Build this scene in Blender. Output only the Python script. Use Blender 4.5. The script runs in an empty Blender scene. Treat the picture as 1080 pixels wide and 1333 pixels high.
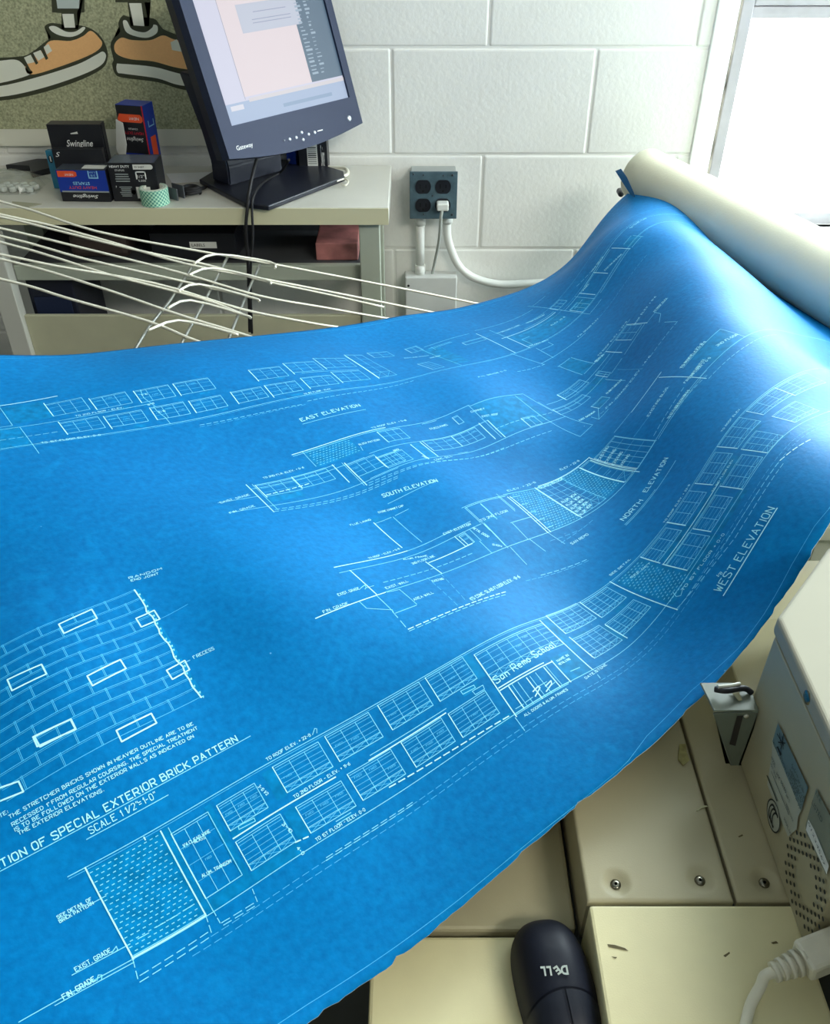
import bpy, bmesh, math, random, json
import numpy as np
from mathutils import Vector, Matrix
random.seed(7)
SC = bpy.context.scene
COL = SC.collection

# ------------------------------------------------------------------ camera, world, lights, exposure
TH = math.radians(37.8); FOC = 1150.0; EYE = 1.30
cam_d = bpy.data.cameras.new('camera'); cam = bpy.data.objects.new('camera', cam_d); COL.objects.link(cam)
cam_d.sensor_fit = 'HORIZONTAL'; cam_d.sensor_width = 36.0; cam_d.lens = 36.0 * FOC / 1080.0
cam_d.clip_start = 0.02
cam.location = (0, 0, EYE); cam.rotation_euler = (math.pi / 2 - TH, 0, 0)
SC.camera = cam
SC.view_settings.view_transform = 'Standard'; SC.view_settings.look = 'None'
SC.view_settings.gamma = 1.0; SC.view_settings.use_curve_mapping = False
SC.view_settings.exposure = 0.55
SC.cycles.use_denoising = True
SC.cycles.max_bounces = 8; SC.cycles.diffuse_bounces = 4; SC.cycles.sample_clamp_indirect = 6.0
world = bpy.data.worlds.new('sky'); SC.world = world; world.use_nodes = True
world.node_tree.nodes['Background'].inputs[0].default_value = (0.88, 0.96, 1.0, 1)
world.node_tree.nodes['Background'].inputs[1].default_value = 15.5
def area(name, loc, target, sx, sy, power, color):
    l = bpy.data.lights.new(name, 'AREA'); l.shape = 'RECTANGLE'; l.size = sx; l.size_y = sy
    l.energy = power; l.color = color
    o = bpy.data.objects.new(name, l); COL.objects.link(o); o.location = loc
    o.rotation_euler = (Vector(target) - Vector(loc)).to_track_quat('-Z', 'Y').to_euler()
    return o
def portal(name, loc, target, sx, sy):
    o = area(name, loc, target, sx, sy, 1.0, (1, 1, 1)); o.data.cycles.is_portal = True
portal('side_window_portal', (2.39, 1.40, 1.75), (0.0, 1.40, 1.75), 0.9, 1.5)
portal('back_window_portal', (1.28, 1.925, 1.43), (1.28, 0.0, 1.43), 1.3, 1.65)
area('ceiling_fill', (-0.9, -1.0, 2.66), (-0.7, 1.6, 0.6), 1.2, 0.4, 4, (1.0, 0.97, 0.86))  # added unseen fill light for the left desk and wall, no fixture
area('ceiling_fill', (1.5, -0.9, 2.66), (0.0, 1.6, 0.9), 1.2, 0.5, 42, (1.0, 0.96, 0.86))  # added stronger fill from the right, brightens back wall and near panels

# ------------------------------------------------------------------ helpers
def ray(px, py):
    v = (py - 666.5) / FOC
    return Vector(((px - 540.0) / FOC, math.cos(TH) - v * math.sin(TH), -(math.sin(TH) + v * math.cos(TH))))
def on_z(px, py, z):
    r = ray(px, py); return r * ((z - EYE) / r.z) + Vector((0, 0, EYE))
def on_y(px, py, y):
    r = ray(px, py); return r * (y / r.y) + Vector((0, 0, EYE))
def on_x(px, py, x):
    r = ray(px, py); return r * (x / r.x) + Vector((0, 0, EYE))
def on_plane(px, py, o, n):
    r = ray(px, py); e = Vector((0, 0, EYE)); return e + r * ((o - e).dot(n) / r.dot(n))

MATS = {}
def mat(name, col, rough=0.6, metal=0.0, spec=0.5, noise=0.0, nscale=30.0, bump=0.0, bscale=200.0, coat=0.0, emit=None, alpha=None):
    if name in MATS: return MATS[name]
    m = bpy.data.materials.new(name); m.use_nodes = True; nt = m.node_tree
    b = nt.nodes['Principled BSDF']
    b.inputs['Base Color'].default_value = (*col, 1); b.inputs['Roughness'].default_value = rough
    b.inputs['Metallic'].default_value = metal; b.inputs['Specular IOR Level'].default_value = spec
    b.inputs['Coat Weight'].default_value = coat
    tc = nt.nodes.new('ShaderNodeTexCoord')
    if noise > 0:
        n = nt.nodes.new('ShaderNodeTexNoise'); n.inputs['Scale'].default_value = nscale; n.inputs['Detail'].default_value = 5
        r = nt.nodes.new('ShaderNodeValToRGB')
        r.color_ramp.elements[0].position = 0.3; r.color_ramp.elements[1].position = 0.7
        r.color_ramp.elements[0].color = tuple(c * (1 - noise) for c in col) + (1,)
        r.color_ramp.elements[1].color = tuple(min(1, c * (1 + noise * 0.5)) for c in col) + (1,)
        nt.links.new(tc.outputs['Object'], n.inputs['Vector']); nt.links.new(n.outputs['Fac'], r.inputs['Fac'])
        nt.links.new(r.outputs['Color'], b.inputs['Base Color'])
    if bump > 0:
        n2 = nt.nodes.new('ShaderNodeTexNoise'); n2.inputs['Scale'].default_value = bscale; n2.inputs['Detail'].default_value = 3
        bp = nt.nodes.new('ShaderNodeBump'); bp.inputs['Strength'].default_value = bump; bp.inputs['Distance'].default_value = 0.002
        nt.links.new(tc.outputs['Object'], n2.inputs['Vector']); nt.links.new(n2.outputs['Fac'], bp.inputs['Height'])
        nt.links.new(bp.outputs['Normal'], b.inputs['Normal'])
    if emit:
        b.inputs['Emission Color'].default_value = (*emit[0], 1); b.inputs['Emission Strength'].default_value = emit[1]
    MATS[name] = m
    return m
def glassy(name, tint, gloss, rough=0.02):
    m = bpy.data.materials.new(name); m.use_nodes = True; nt = m.node_tree; nt.nodes.clear()
    o = nt.nodes.new('ShaderNodeOutputMaterial'); mx = nt.nodes.new('ShaderNodeMixShader')
    t = nt.nodes.new('ShaderNodeBsdfTransparent'); g = nt.nodes.new('ShaderNodeBsdfGlossy')
    t.inputs[0].default_value = (*tint, 1); g.inputs['Roughness'].default_value = rough
    mx.inputs[0].default_value = gloss
    nt.links.new(t.outputs[0], mx.inputs[1]); nt.links.new(g.outputs[0], mx.inputs[2]); nt.links.new(mx.outputs[0], o.inputs[0])
    MATS[name] = m; return m

def link(name, me, m, parent=None, smooth=False):
    o = bpy.data.objects.new(name, me); COL.objects.link(o)
    if m is not None:
        for mm in (m if isinstance(m, (list, tuple)) else [m]): me.materials.append(mm)
    if smooth:
        for p in me.polygons: p.use_smooth = True
    if parent is not None: o.parent = parent
    return o
def from_bm(name, bm, m, parent=None, smooth=False):
    bmesh.ops.recalc_face_normals(bm, faces=bm.faces)
    me = bpy.data.meshes.new(name); bm.to_mesh(me); bm.free()
    return link(name, me, m, parent, smooth)
def from_py(name, vs, fs, m, parent=None, smooth=False):
    me = bpy.data.meshes.new(name); me.from_pydata([tuple(v) for v in vs], [], fs); me.update()
    return link(name, me, m, parent, smooth)
def add_box(bm, x0, x1, y0, y1, z0, z1, bev=0.0, M=None, seg=2):
    r = bmesh.ops.create_cube(bm, size=1.0); vs = r['verts']
    for v in vs:
        v.co = Vector(((x0 + x1) / 2 + v.co.x * (x1 - x0), (y0 + y1) / 2 + v.co.y * (y1 - y0), (z0 + z1) / 2 + v.co.z * (z1 - z0)))
    if bev > 0:
        es = list({e for v in vs for e in v.link_edges})
        rr = bmesh.ops.bevel(bm, geom=es, offset=bev, segments=seg, affect='EDGES', profile=0.5)
        vs = list({v for f in rr['faces'] for v in f.verts} | {v for v in vs if v.is_valid})
    if M is not None:
        for v in vs: v.co = M @ v.co
    return vs
def box(name, x0, x1, y0, y1, z0, z1, m, parent=None, bev=0.0, M=None, seg=2, smooth=False):
    bm = bmesh.new(); add_box(bm, x0, x1, y0, y1, z0, z1, bev, M, seg)
    return from_bm(name, bm, m, parent, smooth)
def prism(name, pts, z0, z1, m, parent=None, bev=0.0, M=None, seg=2):
    bm = bmesh.new(); n = len(pts)
    a = [bm.verts.new((p[0], p[1], z0)) for p in pts]; b = [bm.verts.new((p[0], p[1], z1)) for p in pts]
    bm.faces.new(a[::-1]); bm.faces.new(b)
    for i in range(n): bm.faces.new((a[i], a[(i + 1) % n], b[(i + 1) % n], b[i]))
    if bev > 0: bmesh.ops.bevel(bm, geom=list(bm.edges), offset=bev, segments=seg, affect='EDGES', profile=0.5)
    if M is not None: bm.transform(M)
    return from_bm(name, bm, m, parent)
def smooth_path(pts, n=8):
    P = [Vector(p) for p in pts]
    if len(P) < 3: return P
    out = []
    for i in range(len(P) - 1):
        p0 = P[max(i - 1, 0)]; p1 = P[i]; p2 = P[i + 1]; p3 = P[min(i + 2, len(P) - 1)]
        for k in range(n):
            t = k / n
            out.append(0.5 * ((2 * p1) + (p2 - p0) * t + (2 * p0 - 5 * p1 + 4 * p2 - p3) * t * t + (3 * p1 - p0 - 3 * p2 + p3) * t ** 3))
    out.append(P[-1]); return out
def tube(name, pts, r, m, parent=None, sides=10, curve=True, n=8, bm=None, caps=True):
    P = smooth_path(pts, n) if curve else [Vector(p) for p in pts]
    own = bm is None
    if own: bm = bmesh.new()
    rings = []; up = Vector((0, 0, 1)); prev = None
    for i, p in enumerate(P):
        t = (P[min(i + 1, len(P) - 1)] - P[max(i - 1, 0)]).normalized()
        if prev is None:
            a = t.cross(up)
            if a.length < 1e-3: a = t.cross(Vector((1, 0, 0)))
            a.normalize()
        else:
            a = prev - t * prev.dot(t); a.normalize()
        prev = a; b = t.cross(a)
        rr = r[min(int(i * len(r) / len(P)), len(r) - 1)] if isinstance(r, (list, tuple)) else r
        rings.append([bm.verts.new(p + (a * math.cos(q) + b * math.sin(q)) * rr) for q in [2 * math.pi * k / sides for k in range(sides)]])
    for i in range(len(rings) - 1):
        for k in range(sides):
            f = bm.faces.new((rings[i][k], rings[i][(k + 1) % sides], rings[i + 1][(k + 1) % sides], rings[i + 1][k])); f.smooth = True
    if caps: bm.faces.new(rings[0][::-1]); bm.faces.new(rings[-1])
    if own: return from_bm(name, bm, m, parent)
def lathe(name, prof, m, parent=None, M=None, sides=32):
    bm = bmesh.new(); rings = []
    for r, z in prof:
        rings.append([bm.verts.new((r * math.cos(2 * math.pi * k / sides), r * math.sin(2 * math.pi * k / sides), z)) for k in range(sides)])
    for i in range(len(rings) - 1):
        for k in range(sides):
            f = bm.faces.new((rings[i][k], rings[i][(k + 1) % sides], rings[i + 1][(k + 1) % sides], rings[i + 1][k])); f.smooth = True
    if prof[0][0] > 0 and prof[0] != prof[-1]: bm.faces.new(rings[0][::-1])
    if prof[-1][0] > 0 and prof[0] != prof[-1]: bm.faces.new(rings[-1])
    if M is not None: bm.transform(M)
    return from_bm(name, bm, m, parent)
def empty(name, loc, label, cat, group=None):
    o = bpy.data.objects.new(name, None); COL.objects.link(o); o.location = loc
    o.empty_display_size = 0.05
    o['label'] = label; o['category'] = cat
    if group: o['group'] = group
    bpy.context.view_layer.update()
    return o
def tag(o, label, cat, group=None):
    o['label'] = label; o['category'] = cat
    if group: o['group'] = group
    return o
def adopt(root):      # parts are modelled in world space; keep them there under the thing's Empty
    inv = Matrix.Translation(root.location).inverted()
    for c in root.children: c.matrix_parent_inverse = inv
def frame_of(o, xdir, ydir):
    x = Vector(xdir).normalized(); y = Vector(ydir); y = (y - x * y.dot(x)).normalized(); z = x.cross(y)
    return Matrix(((x.x, y.x, z.x, o[0]), (x.y, y.y, z.y, o[1]), (x.z, y.z, z.z, o[2]), (0, 0, 0, 1)))
TXT = {}
def text(name, s, M, h, m, parent, w=None, shear=0.0, ext=0.0002, bold=0.0):
    """flat lettering lying in the XY plane of M, baseline at its origin, cap height h, fitted to width w"""
    key = (s, shear, bold)
    if key not in TXT:
        c = bpy.data.curves.new('lettering', 'FONT'); c.body = s; c.size = 1.0; c.shear = shear; c.offset = bold; c.resolution_u = 3
        o = bpy.data.objects.new('lettering', c)
        me = o.to_mesh(); vs = np.array([v.co[:] for v in me.vertices]); fs = [tuple(p.vertices) for p in me.polygons]
        o.to_mesh_clear(); bpy.data.objects.remove(o); TXT[key] = (vs, fs)
    vs, fs = TXT[key]
    V = vs.copy(); sc = h / 0.70; V[:, 0] -= V[:, 0].min()
    sx = sc if w is None else w / max(V[:, 0].max(), 1e-6)
    V[:, 0] *= sx; V[:, 1] *= sc
    pts = [M @ Vector((a, b, ext)) for a, b, _ in V]
    return from_py(name, pts, fs, m, parent)
def patch(name, M, pts, m, parent, ext=0.00015):
    return from_py(name, [M @ Vector((p[0], p[1], ext)) for p in pts], [tuple(range(len(pts)))], m, parent)
def rectpts(x0, x1, y0, y1): return [(x0, y0), (x1, y0), (x1, y1), (x0, y1)]

# ------------------------------------------------------------------ materials
PAINT = mat('white_wall_paint', (0.85, 0.85, 0.81), 0.45, noise=0.04, nscale=6, bump=0.35, bscale=90)
CEIL = mat('ceiling_white', (0.35, 0.35, 0.33), 0.9)
DARKW = mat('grey_wall_paint', (0.22, 0.22, 0.20), 0.9)
FLOOR = mat('dark_floor', (0.06, 0.065, 0.06), 0.6, noise=0.3, nscale=9)
LAM = mat('desk_laminate', (0.62, 0.61, 0.55), 0.4, noise=0.05, nscale=12)
EDGEB = mat('desk_edge_band', (0.66, 0.63, 0.42), 0.5)
GREYMET = mat('painted_grey_green_steel', (0.42, 0.46, 0.38), 0.5, noise=0.08, nscale=8)
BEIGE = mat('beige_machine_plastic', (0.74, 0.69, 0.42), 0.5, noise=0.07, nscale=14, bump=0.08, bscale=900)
COVER = mat('cream_cover_plastic', (0.36, 0.35, 0.28), 0.75, spec=0.2, noise=0.03, nscale=10)
NAVY = mat('navy_black_plastic', (0.009, 0.012, 0.028), 0.5, bump=0.1, bscale=1500)
BEZEL = mat('dark_blue_grey_plastic', (0.015, 0.024, 0.062), 0.55, spec=0.3, bump=0.1, bscale=1500)
BLACK = mat('black_plastic', (0.008, 0.009, 0.014), 0.4)
RUBBER = mat('black_rubber', (0.01, 0.01, 0.012), 0.6)
CHROME = mat('bright_steel_wire', (0.95, 0.93, 0.80), 0.32, metal=0.45)
STEEL = mat('brushed_steel', (0.50, 0.52, 0.50), 0.35, metal=1.0)
WHITEP = mat('white_plastic', (0.78, 0.80, 0.76), 0.4)
IVORY = mat('ivory_plastic', (0.74, 0.72, 0.60), 0.4, noise=0.08, nscale=60)
INKW = mat('white_print', (0.85, 0.87, 0.86), 0.6)
INKG = mat('grey_print', (0.32, 0.36, 0.36), 0.6)
INKK = mat('black_print', (0.012, 0.018, 0.02), 0.6)
CARDK = mat('black_carton', (0.012, 0.013, 0.018), 0.38)
CARDB = mat('blue_carton', (0.012, 0.045, 0.36), 0.35)
CARDC = mat('cyan_carton', (0.02, 0.22, 0.38), 0.4, noise=0.2, nscale=60)
ORANGE = mat('orange_red_print', (0.85, 0.10, 0.03), 0.45)
REDL = mat('red_print', (0.60, 0.02, 0.05), 0.45)
LBLUE = mat('pale_blue_print', (0.30, 0.62, 0.85), 0.5)
WCARD = mat('white_card', (0.75, 0.76, 0.72), 0.6)

# ------------------------------------------------------------------ setting
WY = 1.93
def structure(o): o['kind'] = 'structure'; return o
structure(box('floor', -2.2, 2.4, -1.6, 2.1, -0.05, 0.0, FLOOR))
structure(box('ceiling', -2.2, 2.4, -1.6, 2.1, 2.7, 2.75, CEIL))
structure(box('wall_left', -2.25, -2.2, -1.6, 2.1, 0, 2.7, DARKW))
structure(box('wall_front', -2.2, 2.4, -1.65, -1.6, 0, 2.7, DARKW))
# back wall : mortar bed with painted blocks, window opening x .623-1.95, z .60-2.25
bm = bmesh.new()
add_box(bm, -2.2, 0.623, WY + 0.003, 2.10, 0, 2.7)
add_box(bm, 0.623, 1.95, WY + 0.003, 2.10, 0, 0.60)
add_box(bm, 0.623, 1.95, WY + 0.003, 2.10, 2.25, 2.7)
add_box(bm, 1.95, 2.4, WY + 0.003, 2.10, 0, 2.7)
wall = structure(from_bm('wall_back', bm, PAINT))
def block_mesh(w, h):
    bm = bmesh.new(); add_box(bm, 0, w, 0, 0.06, 0, h, 0.005, seg=3)
    bmesh.ops.recalc_face_normals(bm, faces=bm.faces)
    me = bpy.data.meshes.new('block'); bm.to_mesh(me); bm.free(); me.materials.append(PAINT); return me
BL = {}
def put_block(x0, x1, z0, z1):
    w = round(x1 - x0, 4); h = round(z1 - z0, 4)
    if (w, h) not in BL: BL[(w, h)] = block_mesh(w, h)
    o = bpy.data.objects.new('block', BL[(w, h)]); COL.objects.link(o); o.parent = wall
    o.location = (x0, WY + random.uniform(0, 0.0012), z0)
joints_z = [0.957 + 0.203 * k for k in range(-5, 4)]
for k in range(len(joints_z) - 1):
    z0 = max(joints_z[k], 0.0) + 0.0012; z1 = joints_z[k + 1] - 0.0012
    if z1 < 0.05: continue
    row = k - 5
    off = 0.144 if row % 2 == 0 else 0.359
    x = off - 0.406 * 6
    while x < 0.618:
        a = max(x, -2.0) + 0.0012; b = min(x + 0.406, 0.6205) - 0.0012
        if b - a > 0.03: put_block(a, b, z0, z1)
        x += 0.406
# right wall with a big window beside the viewer
bm = bmesh.new()
add_box(bm, 2.4, 2.5, -1.6, 2.1, 0, 0.95); add_box(bm, 2.4, 2.5, -1.6, 2.1, 2.4, 2.7)
add_box(bm, 2.4, 2.5, -1.6, 0.95, 0.95, 2.4); add_box(bm, 2.4, 2.5, 1.85, 2.1, 0.95, 2.4)
structure(from_bm('wall_right', bm, PAINT))
FRAME = mat('backlit_grey_window_frame', (0.50, 0.49, 0.53), 0.5, noise=0.12, nscale=20)  # lilac grey puts the backlit dimness of the frame into its colour
GLASS = glassy('window_glass', (0.97, 1.0, 1.0), 0.05)
w2 = bpy.data.objects.new('window_2', None); COL.objects.link(w2); w2['kind'] = 'structure'
bm = bmesh.new()
for a in ((0.95, 1.0, 0.95, 2.5-.1), (1.80, 1.85, 0.95, 2.4), (1.0, 1.80, 0.95, 1.0), (1.0, 1.80, 2.35, 2.4), (1.38, 1.42, 1.0, 2.35)):
    add_box(bm, 2.43, 2.47, a[0], a[1], a[2], a[3])
from_bm('window_frame', bm, FRAME, w2); box('pane', 2.448, 2.452, 1.0, 1.80, 1.0, 2.35, GLASS, w2)
# window 1 (beside the roll)
w1 = bpy.data.objects.new('window_1', None); COL.objects.link(w1); w1['kind'] = 'structure'
bm = bmesh.new()
add_box(bm, 0.628, 0.651, WY + 0.004, WY + 0.05, 0.60, 2.25, 0.002)
add_box(bm, 1.90, 1.95, WY + 0.01, WY + 0.05, 0.60, 2.25, 0.002)
add_box(bm, 0.651, 1.90, WY + 0.02, WY + 0.05, 0.60, 0.625)
add_box(bm, 0.651, 1.90, WY + 0.02, WY + 0.05, 2.21, 2.25)
from_bm('window_frame', bm, FRAME, w1)
bm = bmesh.new(); add_box(bm, 0.651, 1.90, WY + 0.008, WY + 0.045, 1.006, 1.027, 0.002); add_box(bm, 0.651, 1.90, WY + 0.004, WY + 0.05, 1.029, 1.075, 0.002)
from_bm('window_rail', bm, FRAME, w1)
box('cracked_caulk', 0.6225, 0.6265, WY - 0.001, WY + 0.02, 0.60, 2.2, mat('brown_cracked_caulk', (0.42, 0.38, 0.33), .8, noise=.9, nscale=14), w1)
for a, b in ((0.625, 1.006), (1.075, 2.21)): box('pane', 0.651, 1.90, WY + 0.028, WY + 0.032, a, b, GLASS, w1)
box('window_sill', 0.60, 1.97, WY - 0.03, WY + 0.02, 0.575, 0.60, WHITEP, w1, 0.003)
# plastered corner strip beside the window
structure(box('trim_1', 0.578, 0.6215, WY - 0.0045, WY + 0.01, 0.0, 2.5, mat('white_trim_paint', (0.9, 0.92, 0.9), 0.4, noise=0.05, nscale=20, bump=0.3, bscale=60), bev=0.003))

# ------------------------------------------------------------------ poster with a printed pair of sneakers
PY = 1.918
def pz(px, py): p = on_y(px, py, PY); return (p.x, p.z)
poster = empty('poster', (-0.75, PY, 0.86), 'wide olive grey poster of orange cartoon sneakers, white bottom border, on the back wall', 'poster')
xb0, xb1 = -1.35, pz(300, 100)[0] + 0.02
zb = pz(100, 190)[1]; zi = pz(100, 168)[1]
from_bm2 = box('poster_board', xb0, xb1, PY, WY - 0.0005, zb, 1.35, mat('poster_white', (0.74, 0.73, 0.62), 0.5), poster)
MP = Matrix(((1, 0, 0, 0), (0, 0, -1, PY), (0, 1, 0, 0), (0, 0, 0, 1)))
OLIVE = mat('olive_speckled_print', (0.46, 0.47, 0.29), 0.65, noise=0.45, nscale=260)
def lay(name, pts, m, e, smoothit=True, z=None):
    P = [Vector((*pz(*p), 0)) for p in pts]
    if smoothit:
        Q = P + P[:3]; S = []
        n = len(P)
        for i in range(n):
            p0, p1, p2, p3 = P[(i - 1) % n], P[i], P[(i + 1) % n], P[(i + 2) % n]
            for k in range(5):
                t = k / 5
                S.append(0.5 * ((2 * p1) + (p2 - p0) * t + (2 * p0 - 5 * p1 + 4 * p2 - p3) * t * t + (3 * p1 - p0 - 3 * p2 + p3) * t ** 3))
        P = S
    bm = bmesh.new(); vs = [bm.verts.new(MP @ Vector((p.x, p.y, e))) for p in P]
    f = bm.faces.new(vs); bmesh.ops.triangulate(bm, faces=[f])
    me = bpy.data.meshes.new(name); bm.to_mesh(me); bm.free(); return link(name, me, m, poster)
patch('printed_background', MP, rectpts(xb0 + 0.02, xb1 - 0.006, zi, 1.33), OLIVE, poster, 0.0002)
OUT = mat('dark_olive_outline_print', (0.045, 0.05, 0.025), 0.6)
ORG = mat('orange_sneaker_print', (1.0, 0.55, 0.23), 0.6, noise=0.05, nscale=300)
CRM = mat('cream_sole_print', (0.85, 0.86, 0.74), 0.6)
SOCK = mat('pale_blue_cuff_print', (0.55, 0.62, 0.60), 0.6)
# left shoe
lay('printed_outline', [(-120, 92), (-40, 78), (20, 74), (38, 70), (58, 55), (66, 48), (58, 36), (66, 30), (84, 32), (110, 34), (128, 44), (138, 60), (140, 76), (132, 90), (100, 106), (50, 122), (0, 131), (-60, 131), (-120, 122)], OUT, 0.0004)
lay('printed_outline', [(66, -14), (110, -14), (110, 16), (100, 17), (102, 38), (80, 38), (80, 17), (68, 16)], OUT, 0.0004, False)
lay('printed_upper', [(34, 82), (54, 66), (66, 53), (92, 53), (108, 47), (118, 40), (128, 48), (133, 58), (120, 70), (80, 86), (40, 97)], ORG, 0.0006)
lay('printed_toe', [(-120, 98), (-40, 84), (0, 79), (22, 78), (34, 88), (41, 96), (0, 108), (-60, 114), (-120, 112)], CRM, 0.0006)
lay('printed_sole', [(-120, 118), (-60, 118), (0, 112), (50, 100), (100, 84), (124, 72), (134, 67), (138, 74), (130, 86), (100, 100), (50, 116), (0, 126), (-60, 127), (-120, 122)], CRM, 0.0006)
lay('printed_collar', [(64, 35), (72, 34), (86, 41), (98, 41), (108, 35), (111, 37), (104, 44), (92, 48), (78, 46), (68, 41)], CRM, 0.0007)
lay('printed_cuff', [(72, -12), (104, -12), (103, 11), (75, 11)], SOCK, 0.0006, False)
lay('printed_ankle', [(81, 18), (96, 18), (98, 36), (84, 36)], CRM, 0.0006, False)
for a in ([(29, 76), (40, 71), (48, 80), (36, 83)], [(43, 69), (53, 65), (58, 74), (50, 79)], [(57, 61), (63, 57), (68, 66), (61, 71)]): lay('printed_lace', a, CRM, 0.0008, False)
for a in ([(25, 73), (31, 74), (41, 93), (38, 93)], [(39, 69), (43, 68), (50, 82), (47, 84)], [(53, 64), (57, 62), (63, 76), (60, 78)]): lay('printed_stitch', a, OUT, 0.0010, False)
# right shoe
lay('printed_outline', [(146, 52), (156, 42), (154, 30), (160, 20), (168, 22), (200, 24), (210, 36), (222, 42), (245, 50), (290, 62), (340, 76), (345, 122), (290, 121), (240, 117), (205, 107), (160, 101), (150, 96), (146, 84), (148, 76), (144, 62)], OUT, 0.0004)
lay('printed_outline', [(150, -14), (196, -14), (196, 3), (188, 3), (194, 34), (170, 34), (166, 3), (150, 3)], OUT, 0.0004, False)
lay('printed_upper', [(149, 58), (158, 49), (172, 52), (196, 52), (212, 46), (226, 51), (250, 56), (300, 70), (335, 84), (335, 96), (290, 95), (235, 89), (200, 80), (170, 77), (152, 70)], ORG, 0.0006)
lay('printed_sole', [(152, 84), (158, 83), (200, 87), (240, 97), (290, 102), (335, 104), (335, 116), (290, 116), (235, 111), (205, 102), (162, 96), (153, 94)], CRM, 0.0006)
lay('printed_collar', [(160, 28), (165, 27), (172, 38), (188, 42), (198, 36), (200, 32), (205, 34), (204, 43), (192, 49), (176, 47), (164, 41)], CRM, 0.0007)
lay('printed_ankle', [(168, 4), (184, 4), (188, 34), (174, 33)], CRM, 0.0006, False)
lay('printed_lace', [(222, 55), (230, 51), (240, 68), (224, 65)], CRM, 0.0008, False)
adopt(poster)

# ------------------------------------------------------------------ desk
DZ = 0.7345; DF = 1.66
desk = empty('desk', (-0.7, 1.75, 0), 'pale grey laminate desk with beige edge and grey metal frame against the block wall', 'desk')
box('desktop', -1.6, -0.05, DF + 0.002, WY - 0.006, DZ - 0.032, DZ, LAM, desk, 0.0015)
box('edge_band', -1.6, -0.05, DF, DF + 0.002, DZ - 0.032, DZ - 0.001, EDGEB, desk)
box('leg', -0.108, -0.068, 1.675, 1.705, 0, DZ - 0.032, GREYMET, desk, 0.002)
box('leg', -0.108, -0.068, 1.885, 1.915, 0, DZ - 0.032, GREYMET, desk, 0.002)
box('leg', -0.845, -0.805, 1.67, 1.70, 0, DZ - 0.032, mat('pale_leg_paint', (0.60, 0.60, 0.54), 0.5), desk, 0.002)
box('leg', -0.845, -0.805, 1.885, 1.915, 0, DZ - 0.032, GREYMET, desk, 0.002)
box('end_rail', -0.100, -0.078, 1.705, 1.885, 0.55, 0.58, GREYMET, desk)
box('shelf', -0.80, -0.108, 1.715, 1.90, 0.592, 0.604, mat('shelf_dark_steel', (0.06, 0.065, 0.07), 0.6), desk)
box('shelf_rail', -0.805, -0.108, 1.700, 1.715, 0.574, 0.606, GREYMET, desk, 0.002)
box('back_panel', -0.80, -0.108, 1.90, 1.906, 0.60, DZ - 0.032, mat('recess_shade_steel', (0.05, 0.05, 0.055), 0.7), desk)  # near-black: shade of the recess under the desktop is in the colour
box('front_panel', -0.805, -0.11, 1.685, 1.695, 0.32, 0.505, mat('beige_panel', (0.55, 0.54, 0.38), 0.5, noise=0.06, nscale=20), desk, 0.002)
adopt(desk)
SLOT = INKK
# things on the shelf under the desktop
def small(name, label, cat, x0, x1, y0, y1, z0, z1, m, bev=0.002, group=None):
    return tag(box(name, x0, x1, y0, y1, z0, z1, m, None, bev), label, cat, group)
a = empty('label_box', (-0.44, 1.75, 0.604), 'black carton with a white label strip on the shelf under the desk', 'box')
box('carton', -0.53, -0.36, 1.73, 1.82, 0.6045, 0.66, CARDK, a, 0.002)
patch('label_strip', Matrix(((1, 0, 0, 0), (0, 0, -1, 1.73), (0, 1, 0, 0), (0, 0, 0, 1))), rectpts(-0.452, -0.398, 0.630, 0.643), WCARD, a, 0.0004)
text('lettering', 'LABELS', frame_of((-0.448, 1.7294, 0.6335), (1, 0, 0), (0, 0, 1)), 0.006, INKK, a)
adopt(a)
small('red_folder', 'red and white folder lying on the shelf under the right end of the desk', 'folder', -0.20, -0.115, 1.73, 1.86, 0.6045, 0.640, mat('red_white_card', (0.42, 0.16, 0.15), 0.6, noise=0.6, nscale=18))
small('storage_tin', 'dark round-edged tin on the shelf under the desk, left of the labelled carton', 'tin', -0.70, -0.58, 1.74, 1.84, 0.6045, 0.655, mat('brown_tin', (0.05, 0.035, 0.03), 0.5), 0.012)
# computer tower under the desk
tw = empty('computer_tower', (-0.73, 1.79, 0), 'dark navy computer tower standing under the left side of the desk', 'computer')
box('case', -0.80, -0.705, 1.722, 1.885, 0.0, 0.57, NAVY, tw, 0.004)
box('drive_cover', -0.79, -0.715, 1.717, 1.722, 0.44, 0.48, BEZEL, tw, 0.001)
box('drive_cover', -0.79, -0.715, 1.717, 1.722, 0.49, 0.53, BEZEL, tw, 0.001)
adopt(tw)

# ------------------------------------------------------------------ monitor
mon = empty('monitor', on_z(350, 245, DZ), 'black desktop monitor turned and tilted back, screen lit, on the grey desk', 'monitor')
dL = 0.46
Lc = Vector((-0.706 * dL, 3.481 * dL, EYE - dL)); Rc = Vector((-0.223 * dL, 4.0 * dL, EYE - dL))
e = (Rc - Lc).normalized(); tau = math.radians(19.7); nh = Vector((e.y, -e.x, 0))
nrm = (nh * math.cos(tau) + Vector((0, 0, 1)) * math.sin(tau)).normalized(); upv = nrm.cross(e)
MM = Matrix(((e.x, upv.x, nrm.x, Lc.x), (e.y, upv.y, nrm.y, Lc.y), (e.z, upv.z, nrm.z, Lc.z), (0, 0, 0, 1)))
MMi = MM.inverted()
def mf(px, py, d=0.0): p = MMi @ on_plane(px, py, Lc + nrm * d, nrm); return (p.x, p.y)
WID = (Rc - Lc).length; HGT = 0.30
sBL = mf(300, 165); sBR = mf(454, 126); sTL = mf(252.8, 0); sTR = mf(423.6, 0)
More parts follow.
